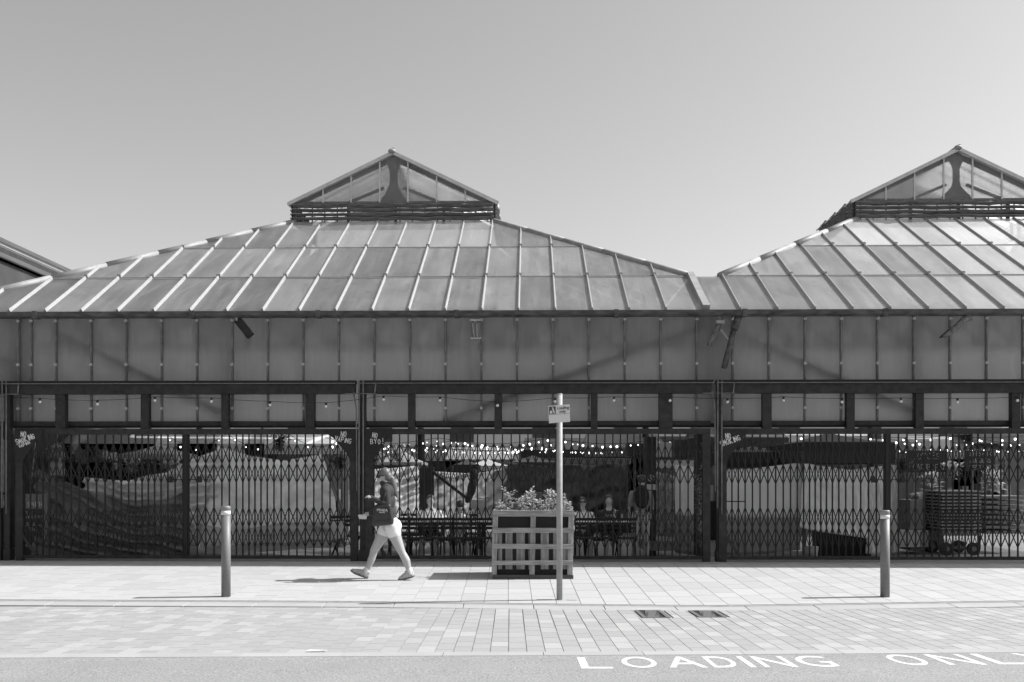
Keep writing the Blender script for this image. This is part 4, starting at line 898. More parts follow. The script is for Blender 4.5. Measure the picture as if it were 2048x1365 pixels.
# bag on the near hip
bag = thing('shoulder_bag', 'black shoulder bag with pale lettering carried on the walking woman\'s hip', 'bag', tuple(WP))
solid('bag_body', [(Q(758, 1014, -.225), Q(781, 1012, -.225), .045, .04), (Q(755, 1044, -.22), Q(785, 1042, -.22), .06, .05), (Q(757, 1018, -.22), Q(755, 1040, -.22), .05, .055), (Q(782, 1016, -.22), Q(785, 1038, -.22), .042, .05), (Q(769, 1028, -.225), (.12, .05, .13), 0)], M_bag, bag, .011, 3)
mb = MB(); mb.tube([Q(766, 1016, -.23), Q(772, 995, -.245), Q(776, 980, -.2), Q(775, 974, -.1), Q(783, 990, .02)], .010, 6); mb.build('strap', M_bag, bag, smooth=True)
q_ = Q(759.5, 1021, 0); write('PRADA', q_.x, q_.z, .032, -.296, .0075, .75, .25, R(-2), 0, 'lettering', bag, M_chalk, .006)
q_ = Q(764, 1024.6, 0); write('MILANO', q_.x, q_.z, .013, -.296, .004, .8, .3, R(-2), 0, 'lettering', bag, M_chalk, .006)

pp = Q(722, 1034, .16) + WP; mb = MB(); mb.add([(-.07, -.012, .02), (.075, -.012, .035), (.06, -.01, -.045), (-.05, -.01, -.04), (-.07, .012, .02), (.075, .012, .035), (.06, .01, -.045), (-.05, .01, -.04)], [(0, 1, 2, 3), (7, 6, 5, 4), (0, 4, 5, 1), (1, 5, 6, 2), (2, 6, 7, 3), (3, 7, 4, 0)]); tag(mb.build('paper_wrapper', M_sock, None, pp), 'pale folded wrapper held out in the walking woman\'s lower hand', 'wrapper')
def visitor(label, base, sit, top_m, hair_m, face, group, lean=0.0, hairlong=False, glasses=False, sc_=1.0, arms=True, yaw=0):
    t = thing('person', label, 'person', tuple(base), yaw, group); t.scale = (sc_, sc_, sc_)
    H = .45 if sit else .88; f = 1 if face == 'away' else -1     # facing: -y is towards the street
    hd = Vector((lean, -.02 * f, H + .66)); B_ = [(hd, (.075, .09, .105), 0), (hd + Vector((0, -.04 * -f * -1, -.06)), (.055, .06, .055), 0), (hd - Vector((0, 0, .08)), Vector((lean * .7, 0, H + .48)), .05, .058),
        (Vector((lean * .6, 0, H + .40)), (.17, .10, .12), 0), (Vector((lean * .3, 0, H + .22)), (.14, .10, .18), 0), (Vector((0, 0, H + .02)), (.16, .12, .12), 0)]
    if not f > 0: B_.append((hd + Vector((0, -.085, -.015)), hd + Vector((0, -.1, -.03)), .012, .014))
    C_ = [(Vector((lean * .6, 0, H + .38)), (.185, .115, .13), 0), (Vector((lean * .3, 0, H + .2)), (.155, .115, .2), 0), (Vector((0, 0, H + .02)), (.165, .125, .1), 0)]
    for s in (-1, 1):
        sh = Vector((lean * .6 + s * .17, 0, H + .42))
        if sit: el, ha = Vector((s * .24, -.10 * -f * -1, H + .2)), Vector((s * .14, f * .32, H + .27))
        else: el, ha = Vector((s * .23, .02, H + .14)), Vector((s * .2, f * .12, H - .06))
        B_ += [(sh, el, .05, .04), (el, ha, .038, .028)] + [(ha, ha + Vector((0, f * .06, -.01)), .026, .028)]
        for i in range(4): B_.append((ha + Vector(((i - 1.5) * .017, f * .06, 0)), ha + Vector(((i - 1.5) * .018, f * (.12 - .008 * abs(i - 1.3)), -.03)), .0095, .008))
        B_.append((ha + Vector((-s * .03, f * .03, 0)), ha + Vector((-s * .045, f * .07, 0)), .011, .009))
        C_.append((sh, sh + (el - sh) * .8, .062, .055))
        if sit: kn = Vector((s * .12, f * .42, .5)); ft = Vector((s * .13, f * .45, .05)); B_ += [(Vector((s * .1, 0, H)), kn, .09, .065), (kn, ft, .06, .04), (ft, ft + Vector((0, f * .15, -.01)), .04, .035)]
        else: kn = Vector((s * .1, 0, .48)); ft = Vector((s * .11, 0, .07)); B_ += [(Vector((s * .09, 0, H)), kn, .09, .06), (kn, ft, .058, .04), (ft, ft + Vector((0, f * .15, -.02)), .042, .034)]
    solid('body', B_, M_skin, t, .014, 3); solid('top', C_, top_m, t, .014, 3)
    hr = [(hd + Vector((0, -f * .02, .03)), (.085, .098, .09), 0)]
    if hairlong: hr += [(hd + Vector((0, -f * .07, -.02)), hd + Vector((0, -f * .1, -.2)), .07, .04)]
    solid('hair', hr, hair_m, t, .012, 2)
    legm = [(Vector((s * .1, 0, H)), Vector((s * .12, f * .42, .5)), .10, .075) for s in (-1, 1)] if sit else [(Vector((s * .09, 0, H - .02)), Vector((s * .1, 0, .5)), .10, .075) for s in (-1, 1)] + [(Vector((s * .1, 0, .5)), Vector((s * .11, 0, .12)), .074, .06) for s in (-1, 1)]
    solid('trousers', legm, M_cream if not sit else M_top, t, .014, 2)
    if glasses: mb = MB(); mb.box(hd + Vector((-.07, -.105, -.0)), hd + Vector((-.012, -.08, .035))); mb.box(hd + Vector((.012, -.105, -.0)), hd + Vector((.07, -.08, .035))); mb.bar(hd + Vector((-.07, -.09, .03)), hd + Vector((.07, -.09, .03)), .01, .01); mb.build('sunglasses', M_glass, t)
    return t
GRP = 'people at the tables behind the gates'
def fl(px, d): return (((px - CX) * d / F), d, FLOOR)
visitor('smiling woman in a white top seated facing the street behind the walking woman', fl(861, 19.3), True, M_tex, M_hair, 'street', GRP, sc_=1.0)
visitor('bare shouldered visitor with tied up hair sitting with their back to the street', fl(915, 18.75), True, M_skin, M_hair, 'away', GRP, lean=.06, sc_=.93)
visitor('seated person in black sunglasses and a pale top just right of the pallet planter', fl(1165, 19.2), True, M_tex, M_hair, 'street', GRP, hairlong=True, glasses=True, sc_=.97)
vb = visitor('seated person in a black t-shirt with pale print facing the street', fl(1221, 19.3), True, M_bag, M_hair, 'street', GRP, lean=-.03, sc_=1.0)
write('FORUM', -.13, .80, .045, -.13, .01, .8, .25, 0, 0, 'shirt_print', vb, M_chalk, .012); write('TOUR', -.10, .73, .03, -.13, .008, .8, .25, 0, 0, 'shirt_print', vb, M_chalk, .012)
st_ = visitor('standing visitor with a cap and backpack seen from behind near the notice column', fl(1281, 18.7), False, M_mid, M_hair, 'away', GRP, sc_=.97, lean=.02)
solid('cap', [((.02, -.02, 1.60), (.095, .1, .07), 0), ((.02, -.1, 1.58), (.05, .06, .02), 0)], M_hairl, st_, .01, 2)
solid('backpack', [((0, -.17, 1.25), (.15, .09, .22), 0), ((0, -.19, 1.15), (.13, .08, .14), 0)], M_top, st_, .014, 2)

ORD = ['first', 'second', 'third', 'fourth', 'fifth', 'sixth', 'seventh', 'eighth', 'ninth', 'tenth', 'eleventh', 'twelfth', 'thirteenth', 'fourteenth', 'fifteenth', 'sixteenth']
# ------------------------------------------------------------------ INSIDE THE MARKET
def tarp(name, label, top, bot, m, folds=0.05, freq=9, seed=0, nx=90, ny=34, diag=0.0, group=None, sag=0.0, noise_=.03):
    def interp(P, f):
        L_ = [0]
        for a, b in zip(P, P[1:]): L_.append(L_[-1] + abs(b[0] - a[0]) + 1e-3)
        s = f * L_[-1]
        for i in range(len(P) - 1):
            if s <= L_[i + 1] + 1e-6:
                k = (s - L_[i]) / (L_[i + 1] - L_[i]); return Vector(P[i]) * (1 - k) + Vector(P[i + 1]) * k
        return Vector(P[-1])
    mb = MB(); mb.fixn = True; vs = []
    for j in range(ny + 1):
        g_ = j / ny
        for i in range(nx + 1):
            f = i / nx; a = interp(top, f); b = interp(bot, f); p = a * (1 - g_) + b * g_; p.y += sag * math.sin(math.pi * g_) * math.sin(math.pi * f)
            w_ = W(p.x, p.y, p.z) if False else Vector(((p.x - CX) * p.z / F, p.z, CZ + (HY - p.y) * p.z / F))
            ph = freq * (f + diag * g_) * 6.28 + seed; amp = folds * (.45 + .55 * noise.noise(Vector((f * 3, g_ * 2, seed))))
            sn = math.sin(ph + 2.6 * noise.noise(Vector((f * 4, g_ * 3, seed + 5)))); w_.y += amp * 1.7 * (sn - .35 * sn * sn) + noise_ * 1.6 * noise.noise(Vector((f * 16, g_ * 7, seed + 9)))
            vs.append(w_)
    fs = [(j * (nx + 1) + i, j * (nx + 1) + i + 1, (j + 1) * (nx + 1) + i + 1, (j + 1) * (nx + 1) + i) for j in range(ny) for i in range(nx)]
    c = vs[(nx // 2)].copy(); c.z = FLOOR; mb.add([v - c for v in vs], fs)
    o = mb.build(name, m, None, c, smooth=True); s = o.modifiers.new('thickness', 'SOLIDIFY'); s.thickness = .006
    return tag(o, label, 'tarpaulin', group)
TG = 'tarpaulins draped over the market stalls'
tarp('tarpaulin', 'dark tarpaulin slumped over the stall at the left end behind the first gate leaf', [(72, 938, 19.0), (130, 962, 19.0), (200, 990, 19.0), (270, 1004, 19.1), (330, 1000, 19.1), (368, 985, 19.1)], [(70, 1112, 18.5), (366, 1114, 18.35)], mat('mid_grey_tarpaulin', .15, .5, .2, 5, bump=.7, bdist=.06, trans=.2), .10, 2.6, 1, diag=-2.2, group=TG, noise_=.05)
tarp('tarpaulin', 'grey tarpaulin with deep swags rising towards the tall tent pole', [(165, 955, 19.8), (250, 962, 19.7), (330, 945, 19.7), (372, 925, 19.7), (440, 897, 20.3)], [(190, 1108, 19.3), (330, 1110, 19.0), (440, 1110, 18.9)], M_tarpl, .13, 3.0, 2, diag=-3.4, group=TG, noise_=.05)
tarp('tarpaulin', 'pale draped tarpaulin hung between two peaks behind the left bollard', [(438, 893, 20.3), (500, 912, 20.3), (570, 922, 20.3), (645, 908, 20.2)], [(395, 1106, 18.7), (480, 1108, 18.6), (600, 1098, 18.6), (693, 1092, 18.8)], M_tarpl, .08, 3, 4, diag=1.1, group=TG, sag=0, noise_=.07)
tarp('tarpaulin', 'rolled dark skirt of tarpaulin along the foot of the pale drape', [(400, 1048, 18.9), (470, 1062, 18.8), (560, 1046, 18.8), (690, 1042, 18.9)], [(400, 1094, 18.35), (693, 1080, 18.4)], M_tarpm, .09, 3, 7, group=TG, nx=50, ny=14)
tarp('tarpaulin', 'striped pale tarpaulin with diagonal folds behind the walking woman', [(725, 940, 21), (770, 938, 21), (838, 932, 21)], [(725, 1042, 20), (838, 1036, 20)], M_tarpl, .06, 2.0, 11, diag=3.2, group=TG)
tarp('tarpaulin', 'grey tarpaulin panel between the dark doorway and the black gazebo', [(868, 943, 21.3), (950, 948, 21.3), (1018, 935, 21.3)], [(868, 1045, 20.4), (1018, 1045, 20.4)], M_tarpm, .05, 3, 13, diag=1.2, group=TG)
tarp('tarpaulin', 'pale sagging tarpaulin swag between the doorway and the hanging coat', [(866, 942, 20.2), (905, 952, 20.2), (945, 945, 20.2)], [(866, 947, 20.2), (905, 966, 20.1), (945, 950, 20.2)], M_cream, .02, 2, 14, group=TG, ny=8)
tarp('tarpaulin', 'near black tarpaulin wall hung below the black gazebo behind the planter', [(1016, 925, 20.3), (1080, 932, 20.3), (1256, 928, 20.3)], [(1012, 1048, 20.2), (1256, 1045, 20.2)], M_tarpd, .05, 3, 15, diag=.5, group=TG)
tarp('tarpaulin', 'speckled pale screen right of the notice column', [(1311, 943, 20), (1348, 952, 20)], [(1311, 1072, 20), (1348, 1075, 20)], mat('speckled_sheet', .38, .8, .45, 9, fine=.4, fscale=25), .02, 1, 17, group=TG)
# rigid sheeted stalls on the right: pale above, greyer below
def split_sheet(label, top, bot, yb, d0, seed, group):
    u_ = [(x_, y_, d0 + .55) for x_, y_ in top]; mid = [(x_, yb, d0) for x_, y_ in (top[0], top[-1])]; lo = [(x_, y_, d0) for x_, y_ in bot]
    t = thing('stall_sheeting', label, 'stall sheeting', ((top[0][0] - CX) * d0 / F, d0, FLOOR), 0, group)
    for nm, a, b, m in (('upper_sheet', u_, mid, M_sheet), ('lower_sheet', mid, lo, M_sheetd)):
        o = tarp('tmp', 'x', a, b, m, .012, 3, seed, 30, 10); o.name = nm; 
        for k in ('label', 'category', 'group'):
            if k in o: del o[k]
        wp = o.location.copy(); o.parent = t; o.location = wp - Vector(t.location)
split_sheet('narrow pale sheeted stall end beside the second column', [(1350, 930), (1395, 935)], [(1350, 1105), (1395, 1112)], 1033, 19.6, 3, 'pale sheeted stalls on the right')
split_sheet('long flat pale sheeting of the stall left of the bucket', [(1440, 940), (1500, 938), (1605, 925)], [(1440, 1112), (1530, 1108), (1600, 1100)], 1035, 19.3, 5, 'pale sheeted stalls on the right')
tarp('tarpaulin', 'pale sheet with a slanting lower hem above the bucket', [(1607, 925, 19.6), (1640, 932, 19.6), (1700, 940, 19.6), (1735, 935, 19.6)], [(1600, 1055, 18.9), (1640, 1064, 18.9), (1735, 1077, 19)], M_sheet, .02, 1.3, 19, diag=.4, group=TG)
tarp('tarpaulin', 'pale upright stall sheet behind the right bollard', [(1738, 935, 19.6), (1790, 930, 19.6)], [(1732, 1108, 19.15), (1790, 1108, 19.3)], M_sheet, .02, 1, 21, group=TG)
tarp('tarpaulin', 'narrow cream curtain hanging right of the stall corner', [(1783, 930, 18.8), (1794, 932, 18.8)], [(1782, 1108, 18.75), (1797, 1106, 18.8)], M_cream, .03, 1, 22, nx=14, group=TG)
def boxthing(name, label, cat, px0, py0, px1, py1, d, dep, m, group=None, bevel=.01, part=None):
    a, b = W(px0, py0, d), W(px1, py1, d); c = Vector(((a.x + b.x) / 2, d, b.z)); mb = MB(); mb.box((a.x - c.x, 0, 0), (b.x - c.x, dep, a.z - b.z)); o = mb.build(name, m, None, c, bevel=bevel); return tag(o, label, cat, group)
# gazebos
def gazebo(label, px0, px1, pyE, pyP, d, dep, m, val=.2, legs=True, group='gazebos and stall canopies inside the market', hem=None):
    a, b = W(px0, pyE, d), W(px1, pyE, d); cx_ = (a.x + b.x) / 2; hw = (b.x - a.x) / 2; ze = a.z; zp = W(px0, pyP, d + dep / 2).z
    t = thing('gazebo', label, 'gazebo', (cx_, d + dep / 2, FLOOR), 0, group); zo = FLOOR; mb = MB()
    C_ = [(-hw, -dep / 2), (hw, -dep / 2), (hw, dep / 2), (-hw, dep / 2)]; n_ = 6; pk = Vector((0, 0, zp - zo))
    for i in range(4):
        p, q = C_[i], C_[(i + 1) % 4]; P_ = []
        for j in range(n_ + 1):
            f = j / n_; row = []
            for k in range(n_ + 1):
                g_ = k / n_; e = Vector((p[0] + (q[0] - p[0]) * g_, p[1] + (q[1] - p[1]) * g_, ze - zo)); v_ = e * (1 - f) + pk * f; v_.z -= .12 * math.sin(math.pi * f) * (zp - ze); row.append(v_)
            P_.append(row)
        vs = [v_ for r_ in P_ for v_ in r_]; mb.add(vs, [(j * (n_ + 1) + k, j * (n_ + 1) + k + 1, (j + 1) * (n_ + 1) + k + 1, (j + 1) * (n_ + 1) + k) for j in range(n_) for k in range(n_)])
    o = mb.build('canopy', m, t, smooth=True); o.modifiers.new('thickness', 'SOLIDIFY').thickness = .01
    for i in range(4):
        p, q = C_[i], C_[(i + 1) % 4]; mb = MB(); mb.bar((p[0], p[1], ze - zo - val / 2), (q[0], q[1], ze - zo - val / 2), .012, val); mb.build('valance', m, t)
        if legs: mb = MB(); mb.box((p[0] * .985 - .02, p[1] * .985 - .02, 0), (p[0] * .985 + .02, p[1] * .985 + .02, ze - zo - .02)); mb.build('leg', M_mull, t)
    return t
gazebo('small pale gazebo with a peaked roof behind the left tarpaulins', 238, 352, 908, 888, 22.5, 1.6, M_tarpm, .12)
gazebo('black gazebo with a pale peak standing behind the pallet planter', 1016, 1118, 925, 911, 20.9, 1.6, M_tarpd, .25)
gazebo('large black gazebo above the pale sheeting near the right bollard', 1606, 1790, 885, 866, 19.6, 2.6, M_canvasd, .42)
gazebo('black canopy behind the second column, above the long pale sheeting', 1448, 1612, 905, 893, 21.5, 2.4, M_canvasd, .32)
gazebo('cream topped canopy behind the doorway curtain', 925, 1020, 932, 918, 23.5, 2, M_cream, .12)
gazebo('grey pointed canopy above the striped tarpaulin', 745, 842, 925, 898, 22.0, 1.8, M_tarpm, .06)
gazebo('small dark pointed canopy right of the doorway', 905, 958, 930, 918, 21.6, 1.2, M_canvasd, .2)
boxthing('dark_doorway', 'tall dark panel in place of the shaded doorway between two tarpaulins', 'screen', 840, 935, 868, 1040, 20.5, .1, M_dark)  # black panel paints the shade inside an open doorway
boxthing('fascia_board', 'long pale fascia over the black tarpaulin behind the sign pole', 'fascia', 1120, 917, 1262, 929, 20.9, .08, M_farm)
boxthing('fascia_board', 'pale canvas fascia just left of the second column', 'fascia', 1312, 921, 1395, 937, 20.9, .08, M_cream)
boxthing('stall_box', 'dark electrical box mounted above the standing visitor', 'box', 1255, 887, 1287, 912, 21.5, .4, M_canvasd)
# tent pole
mb = MB(); a, b = W(372, 895, 19.3), W(368, 1112, 19.3); mb.tube([(b.x - a.x, 0, b.z - a.z), (0, 0, 0)], .045, 10); tag(mb.build('tent_pole', M_cream, None, a, smooth=True), 'pale padded tent pole at the meeting of the left gate leaves', 'pole')
mb = MB(); a, b = W(350, 895, 19.0), W(404, 1110, 18.8); mb.tube([(b - a), (0, 0, 0)], .012, 6); tag(mb.build('guy_rope', M_cream, None, a), 'pale guy rope slanting down across the left gate meeting', 'rope')
mb = MB(); a, b = W(648, 912, 19.4), W(690, 1035, 19.1); mb.tube([(b - a), (0, 0, 0)], .02, 6); tag(mb.build('guy_rope', M_mull, None, a), 'grey guy pole slanting down the right side of the pale drape', 'rope')
mb = MB(); a, b = W(866, 945, 19.9), W(935, 998, 19.6); mb.bar((0, 0, 0), b - a, .03, .055); tag(mb.build('slanting_prop', M_dark, None, a), 'dark slanting prop beside the dark doorway', 'prop')
# hanging coat
t = solid('hanging_coat', [((0, 0, 0), (.08, .05, .12), 0), ((-.04, 0, -.25), (.09, .06, .22), R(12)), ((-.1, 0, -.45), (.07, .05, .12), R(25))], M_dark, None, .014, 2); t.location = W(948, 950, 19.6); tag(t, 'dark coat hanging on the tarpaulin above the seated visitors', 'coat')
# notice column
t = thing('notice_column', 'dark timber column carrying a round prohibition sign and small notices', 'column', tuple(W(1301, 1100, 19.3).to_tuple()[:2]) + (FLOOR,))
o_ = Vector(t.location); mb = MB(); mb.box((-.11, 0, 0), (.11, .2, 2.35)); mb.build('shaft', M_canvasd, t)
c = W(1302, 957, 19.3) - o_; mb = MB(); 
for i in range(24):
    a0, a1 = 2 * math.pi * i / 24, 2 * math.pi * (i + 1) / 24; mb.prism([(c.x + .068 * math.cos(a0), c.z + .068 * math.sin(a0)), (c.x + .052 * math.cos(a0), c.z + .052 * math.sin(a0)), (c.x + .052 * math.cos(a1), c.z + .052 * math.sin(a1)), (c.x + .068 * math.cos(a1), c.z + .068 * math.sin(a1))], -.012, -.004)
mb.bar((c.x - .04, -.008, c.z + .04), (c.x + .04, -.008, c.z - .04), .006, .012); mb.prism([(c.x - .02, c.z + .03), (c.x + .005, c.z - .035), (c.x + .02, c.z - .03), (c.x + .015, c.z + .02)], -.009, -.005); mb.build('round_sign', M_chalk, t)
for a, b, e, f in ((1293, 969, 1303, 980), (1305, 969, 1311, 980), (1299, 985, 1303, 992)):
    p, q = W(a, b, 19.3) - o_, W(e, f, 19.3) - o_; mb = MB(); mb.box((p.x, -.012, q.z), (q.x, -.003, p.z)); mb.build('notice', M_signface, t)
boxthing('litter_bin', 'dark bin at the foot of the notice column', 'bin', 1294, 1050, 1312, 1082, 19.1, .2, M_canvasd)
boxthing('stage_riser', 'low wooden step behind the standing visitor', 'step', 1290, 1082, 1350, 1102, 19.2, 1.0, M_wood)
# tables and chairs
def table(label, px0, px1, pyt, d, group='long white tables behind the gates', dep=.75):
    a, b = W(px0, pyt, d), W(px1, pyt, d); t = thing('table', label, 'table', ((a.x + b.x) / 2, d + dep / 2, FLOOR), 0, group); hw = (b.x - a.x) / 2; h = a.z - FLOOR
    mb = MB(); mb.box((-hw, -dep / 2, h - .035), (hw, dep / 2, h)); mb.build('tabletop', M_table, t, bevel=.005)
    for s in (-1, 1):
        mb = MB(); x_ = s * (hw - .2)
        mb.bar((x_, -dep / 2 + .06, 0), (x_, dep / 2 - .1, h - .04), .04, .04); mb.build('leg', M_dark, t); mb = MB(); mb.bar((x_ + .045, dep / 2 - .06, 0), (x_ + .045, -dep / 2 + .1, h - .04), .04, .04); mb.build('leg', M_dark, t)
    mb = MB(); mb.bar((-hw + .2, 0, h * .5), (hw - .2, 0, h * .5), .03, .05); mb.build('stretcher', M_dark, t)
table('long white table left of the planter nearest the gate', 790, 985, 1042, 18.6)
table('second white table behind the first, left of the planter', 730, 900, 1034, 19.9)
table('white table right of the planter with drinks on it', 1150, 1262, 1044, 18.7)
def chair(label, px, d, rot, group='dark slatted chairs at the white tables'):
    t = thing('chair', label, 'chair', (((px - CX) * d / F), d, FLOOR), rot, group)
    for k in range(5): mb = MB(); mb.box((-.2, -.2 + k * .082, .44), (.2, -.13 + k * .082, .46)); mb.build('seat_slat', M_dark, t)
    for z_ in (.62, .70, .78): mb = MB(); mb.box((-.2, .19, z_), (.2, .205, z_ + .05)); mb.build('back_slat', M_dark, t)
    for s in (-1, 1):
        mb = MB(); mb.bar((s * .19, -.2, 0), (s * .19, .2, .46), .02, .03); mb.build('leg', M_dark, t); mb = MB(); mb.bar((s * .21, .2, 0), (s * .21, -.2, .45), .02, .03); mb.build('leg', M_dark, t)
        mb = MB(); mb.bar((s * .2, .17, .44), (s * .2, .21, .85), .02, .03); mb.build('back_post', M_dark, t)
for k, (px, d, rot, lab) in enumerate(((800, 18.35, 3.1, 'dark folding chair at the left end of the front table'), (842, 18.3, 3.2, 'dark folding chair under the front table below the smiling woman'), (886, 18.35, 3.1, 'dark folding chair in front of the bare shouldered visitor'), (930, 18.3, 3.15, 'dark folding chair right of the bare shouldered visitor'),
        (968, 18.35, 3.0, 'dark folding chair nearest the planter\'s left side'), (1172, 18.3, 3.1, 'dark folding chair below the person in sunglasses'), (1212, 18.35, 3.2, 'dark folding chair below the person in the black t-shirt'), (1248, 18.3, 3.1, 'dark folding chair beside the standing visitor'),
        (820, 19.8, 0, 'dark folding chair behind the front table, left'), (940, 19.6, .1, 'dark folding chair behind the front table, right'), (690, 18.9, .6, 'dark folding chair beside the first column at the edge of the pale drape'))): chair(lab, px, d, rot)
# things on tables
def cup(px, d, z, lab, m=M_cream, r_=.035, h=.11):
    mb = MB(); mb.tube([(0, 0, 0), (0, 0, h)], [r_ * .8, r_], 10); tag(mb.build('cup', m, None, (((px - CX) * d / F), d, z), smooth=True), lab, 'cup', 'cups on the white tables')
zt1 = W(0, 1042, 18.6).z; zt3 = W(0, 1044, 18.7).z
for px, d, lab in ((818, 18.8, 'cup on the front table below the striped tarpaulin'), (836, 18.9, 'cup on the front table left of the smiling woman'), (960, 18.8, 'cup at the right end of the front table')): cup(px, d, zt1, lab)
cup(1228, 18.9, zt3, 'tall pale cup on the right hand table', h=.2); cup(1243, 18.9, zt3, 'glass at the end of the right hand table', h=.14)
boxthing('bottle_crate', 'row of small bottles in a white crate on the table behind the planter', 'crate', 940, 1000, 975, 1020, 19.8, .2, M_block)
boxthing('serving_tray', 'striped paper tray on the right hand table', 'tray', 1193, 1036, 1226, 1042, 18.85, .2, M_board)
# chalkboards
t = thing('sign_board', 'tall menu chalkboard headed R SMITH behind the left gate post', 'signboard', tuple(W(68, 1112, 18.6).to_tuple()[:2]) + (FLOOR,)); o_ = Vector(t.location); D_ = 18.6
def bd(x0, y0, x1, y1, m, f0, f1, nm):
    p, q = W(x0, y0, D_) - o_, W(x1, y1, D_) - o_; mb = MB(); mb.box((p.x, f0, q.z), (q.x, f1, p.z)); return mb.build(nm, m, t)
bd(43, 988, 95, 1094, M_frame, .0, .04, 'frame'); bd(45, 1018, 86, 1084, M_board, -.008, -.001, 'board')
p = W(45, 1013, D_) - o_; write('R SMITH', p.x, p.z, .075, -.004, .014, .6, .22, 0, .1, 'heading', t, M_chalk)
for k, (tx, y_) in enumerate((('MEAT', 1028), ('PORK BAP', 1037), ('STEAK', 1052), ('EXTRA', 1061))):
    p = W(48, y_, D_) - o_; write(tx, p.x, p.z, .05, -.01, .009, .62, .3, 0, .4, 'chalk_line', t, M_clip, seed=k + 20)
bd(45, 1094, 60, 1112, M_canvasd, .0, .03, 'leg'); bd(78, 1094, 93, 1112, M_frame, .0, .03, 'leg')
t = thing('sign_board', 'menu chalkboard at the extreme left edge beside the service pipes', 'signboard', tuple(W(5, 1112, 18.7).to_tuple()[:2]) + (FLOOR,)); o_ = Vector(t.location); D_ = 18.7
bd(-35, 990, 12, 1100, M_frame, 0, .04, 'frame'); bd(-30, 1015, 11, 1098, M_board, -.008, -.001, 'board')
p = W(-10, 1010, D_) - o_; write('HILL', p.x, p.z, .07, -.004, .012, .6, .3, 0, .1, 'heading', t, M_chalk)
boxthing('white_sheet', 'white cloth sheet behind the far left gate', 'sheet', -30, 880, 11, 985, 20.5, .03, M_cream)
# right hand goods: menu boards, grasses, planters, pallets on trolley
for (x0, y0, x1, y1, lines, lab) in ((1818, 902, 1895, 945, ('JOYCES', 'CARIBBEAN'), 'dark menu board reading CARIBBEAN behind the right gate'), (1932, 902, 1990, 942, ('FRESH HOT', 'BURGERS', 'BEEF CHICKEN'), 'smaller dark menu board with three chalk lines at the right')):
    D_ = 21.5; t = thing('menu_board', lab, 'menu board', tuple(W((x0 + x1) / 2, y1, D_)), 0, 'menu boards behind the right gate'); o_ = Vector(t.location)
    bd(x0, y0, x1, y1, M_board, 0, .05, 'board'); n_ = len(lines)
    for k, tx in enumerate(lines):
        p = W(x0 + 8, y0 + (k + .8) * (y1 - y0) / n_, D_) - o_; hh = .34 / n_ * .75; write(tx, p.x, p.z, hh, -.003, .012, min(.7, .62 / (len(tx) * hh * .95)) * .8, .22, R(1), .15, 'chalk_line', t, M_clip, seed=k + 3)
    mb = MB(); mb.box((-.03, .05, FLOOR - o_.z), (.03, .09, .3)); mb.build('post', M_iron, t)
GG = 'planters of grass behind the right gate'
for px0, px1, py0, d, lab in ((1820, 1848, 1000, 20.2, 'round topped planter left of the grass box'), (1850, 1888, 988, 20.6, 'square grey grass planter beside the pallet trolley')):
    boxthing('grass_planter', lab, 'planter', px0, py0, px1, 1102, d, .6, M_pot, GG)
plant('grass_clump', 'pale grass clump in the square planter', 'plant', W(1862, 990, 20.9), .42, .2, 220, .13, M_leaf, None, 12, 31)
plant('grass_clump', 'rounded pale clump in the left planter', 'plant', W(1833, 1002, 20.5), .16, .16, 160, .07, M_leaf, None, 10, 32)
plant('grass_clump', 'light ornamental grass beyond the pallet stack', 'plant', W(1988, 985, 21.5), .45, .3, 260, .14, M_cream, None, 14, 33)
for k, (x0, x1, m, lab) in enumerate(((1796, 1840, M_block, 'pale concrete block on the floor right of the cream curtain'), (1840, 1857, M_pot, 'grey concrete block beside the pale block'))): boxthing('concrete_block', lab, 'block', x0, 1062, x1, 1095, 20.0, .5, m, 'concrete blocks on the market floor')
D_ = 19.8; tr = thing('flatbed_trolley', 'wheeled flatbed trolley carrying the stack of pallets', 'trolley', (W(1920, 0, D_).x, D_ + .4, FLOOR)); o_ = Vector(tr.location)
zt = W(0, 1062, D_).z - o_.z; x0, x1 = W(1886, 0, D_).x - o_.x, W(1960, 0, D_).x - o_.x
mb = MB(); mb.box((x0, -.4, zt - .1), (x1, .4, zt)); mb.build('deck', M_wood, tr)
for xx in (x0 + .1, x1 - .1):
    for yy in (-.36, .3):
        mb = MB(); mb.tube([(xx, yy, .13), (xx, yy + .06, .13)], .13, 16); mb.build('wheel', M_dark, tr); mb = MB(); mb.tube([(xx, yy - .006, .13), (xx, yy + .066, .13)], .05, 12); mb.build('hub', M_mull, tr)
mb = MB(); mb.bar((x0 + .1, 0, .13), (x1 - .1, 0, .13), .05, .05); mb.build('axle_frame', M_mull, tr)
zz = W(0, 1062, D_).z; top_ = W(0, 981, D_).z; n_ = 12; ph = (top_ - zz) / n_
for k in range(n_):
    lab = 'topmost slatted pallet of the stack on the trolley' if k == n_ - 1 else ('lowest slatted pallet of the stack, resting on the trolley deck' if k == 0 else 'slatted pallet %s from the bottom of the trolley stack' % ORD[k])
    t = thing('slatted_pallet', lab, 'pallet', (o_.x, D_ + .4, zz + k * ph), rnd.uniform(-.02, .02), 'slatted pallets stacked on the trolley')
    for s in (-.32, 0, .32): mb = MB(); mb.box((x0 - .02, s - .04, .0), (x1, s + .04, ph * .42)); mb.build('bearer', M_dark, t)
    mb = MB(); mb.box((x0 - .03, -.42, ph * .43), (x1 + .02, -.2, ph * .86)); mb.build('edge_slat', M_woodv, t)
    for s in (-.1, .12, .34): mb = MB(); mb.box((x0 - .03, s, ph * .43), (x1 + .02, s + .16, ph * .86)); mb.build('slat', M_woodv, t)
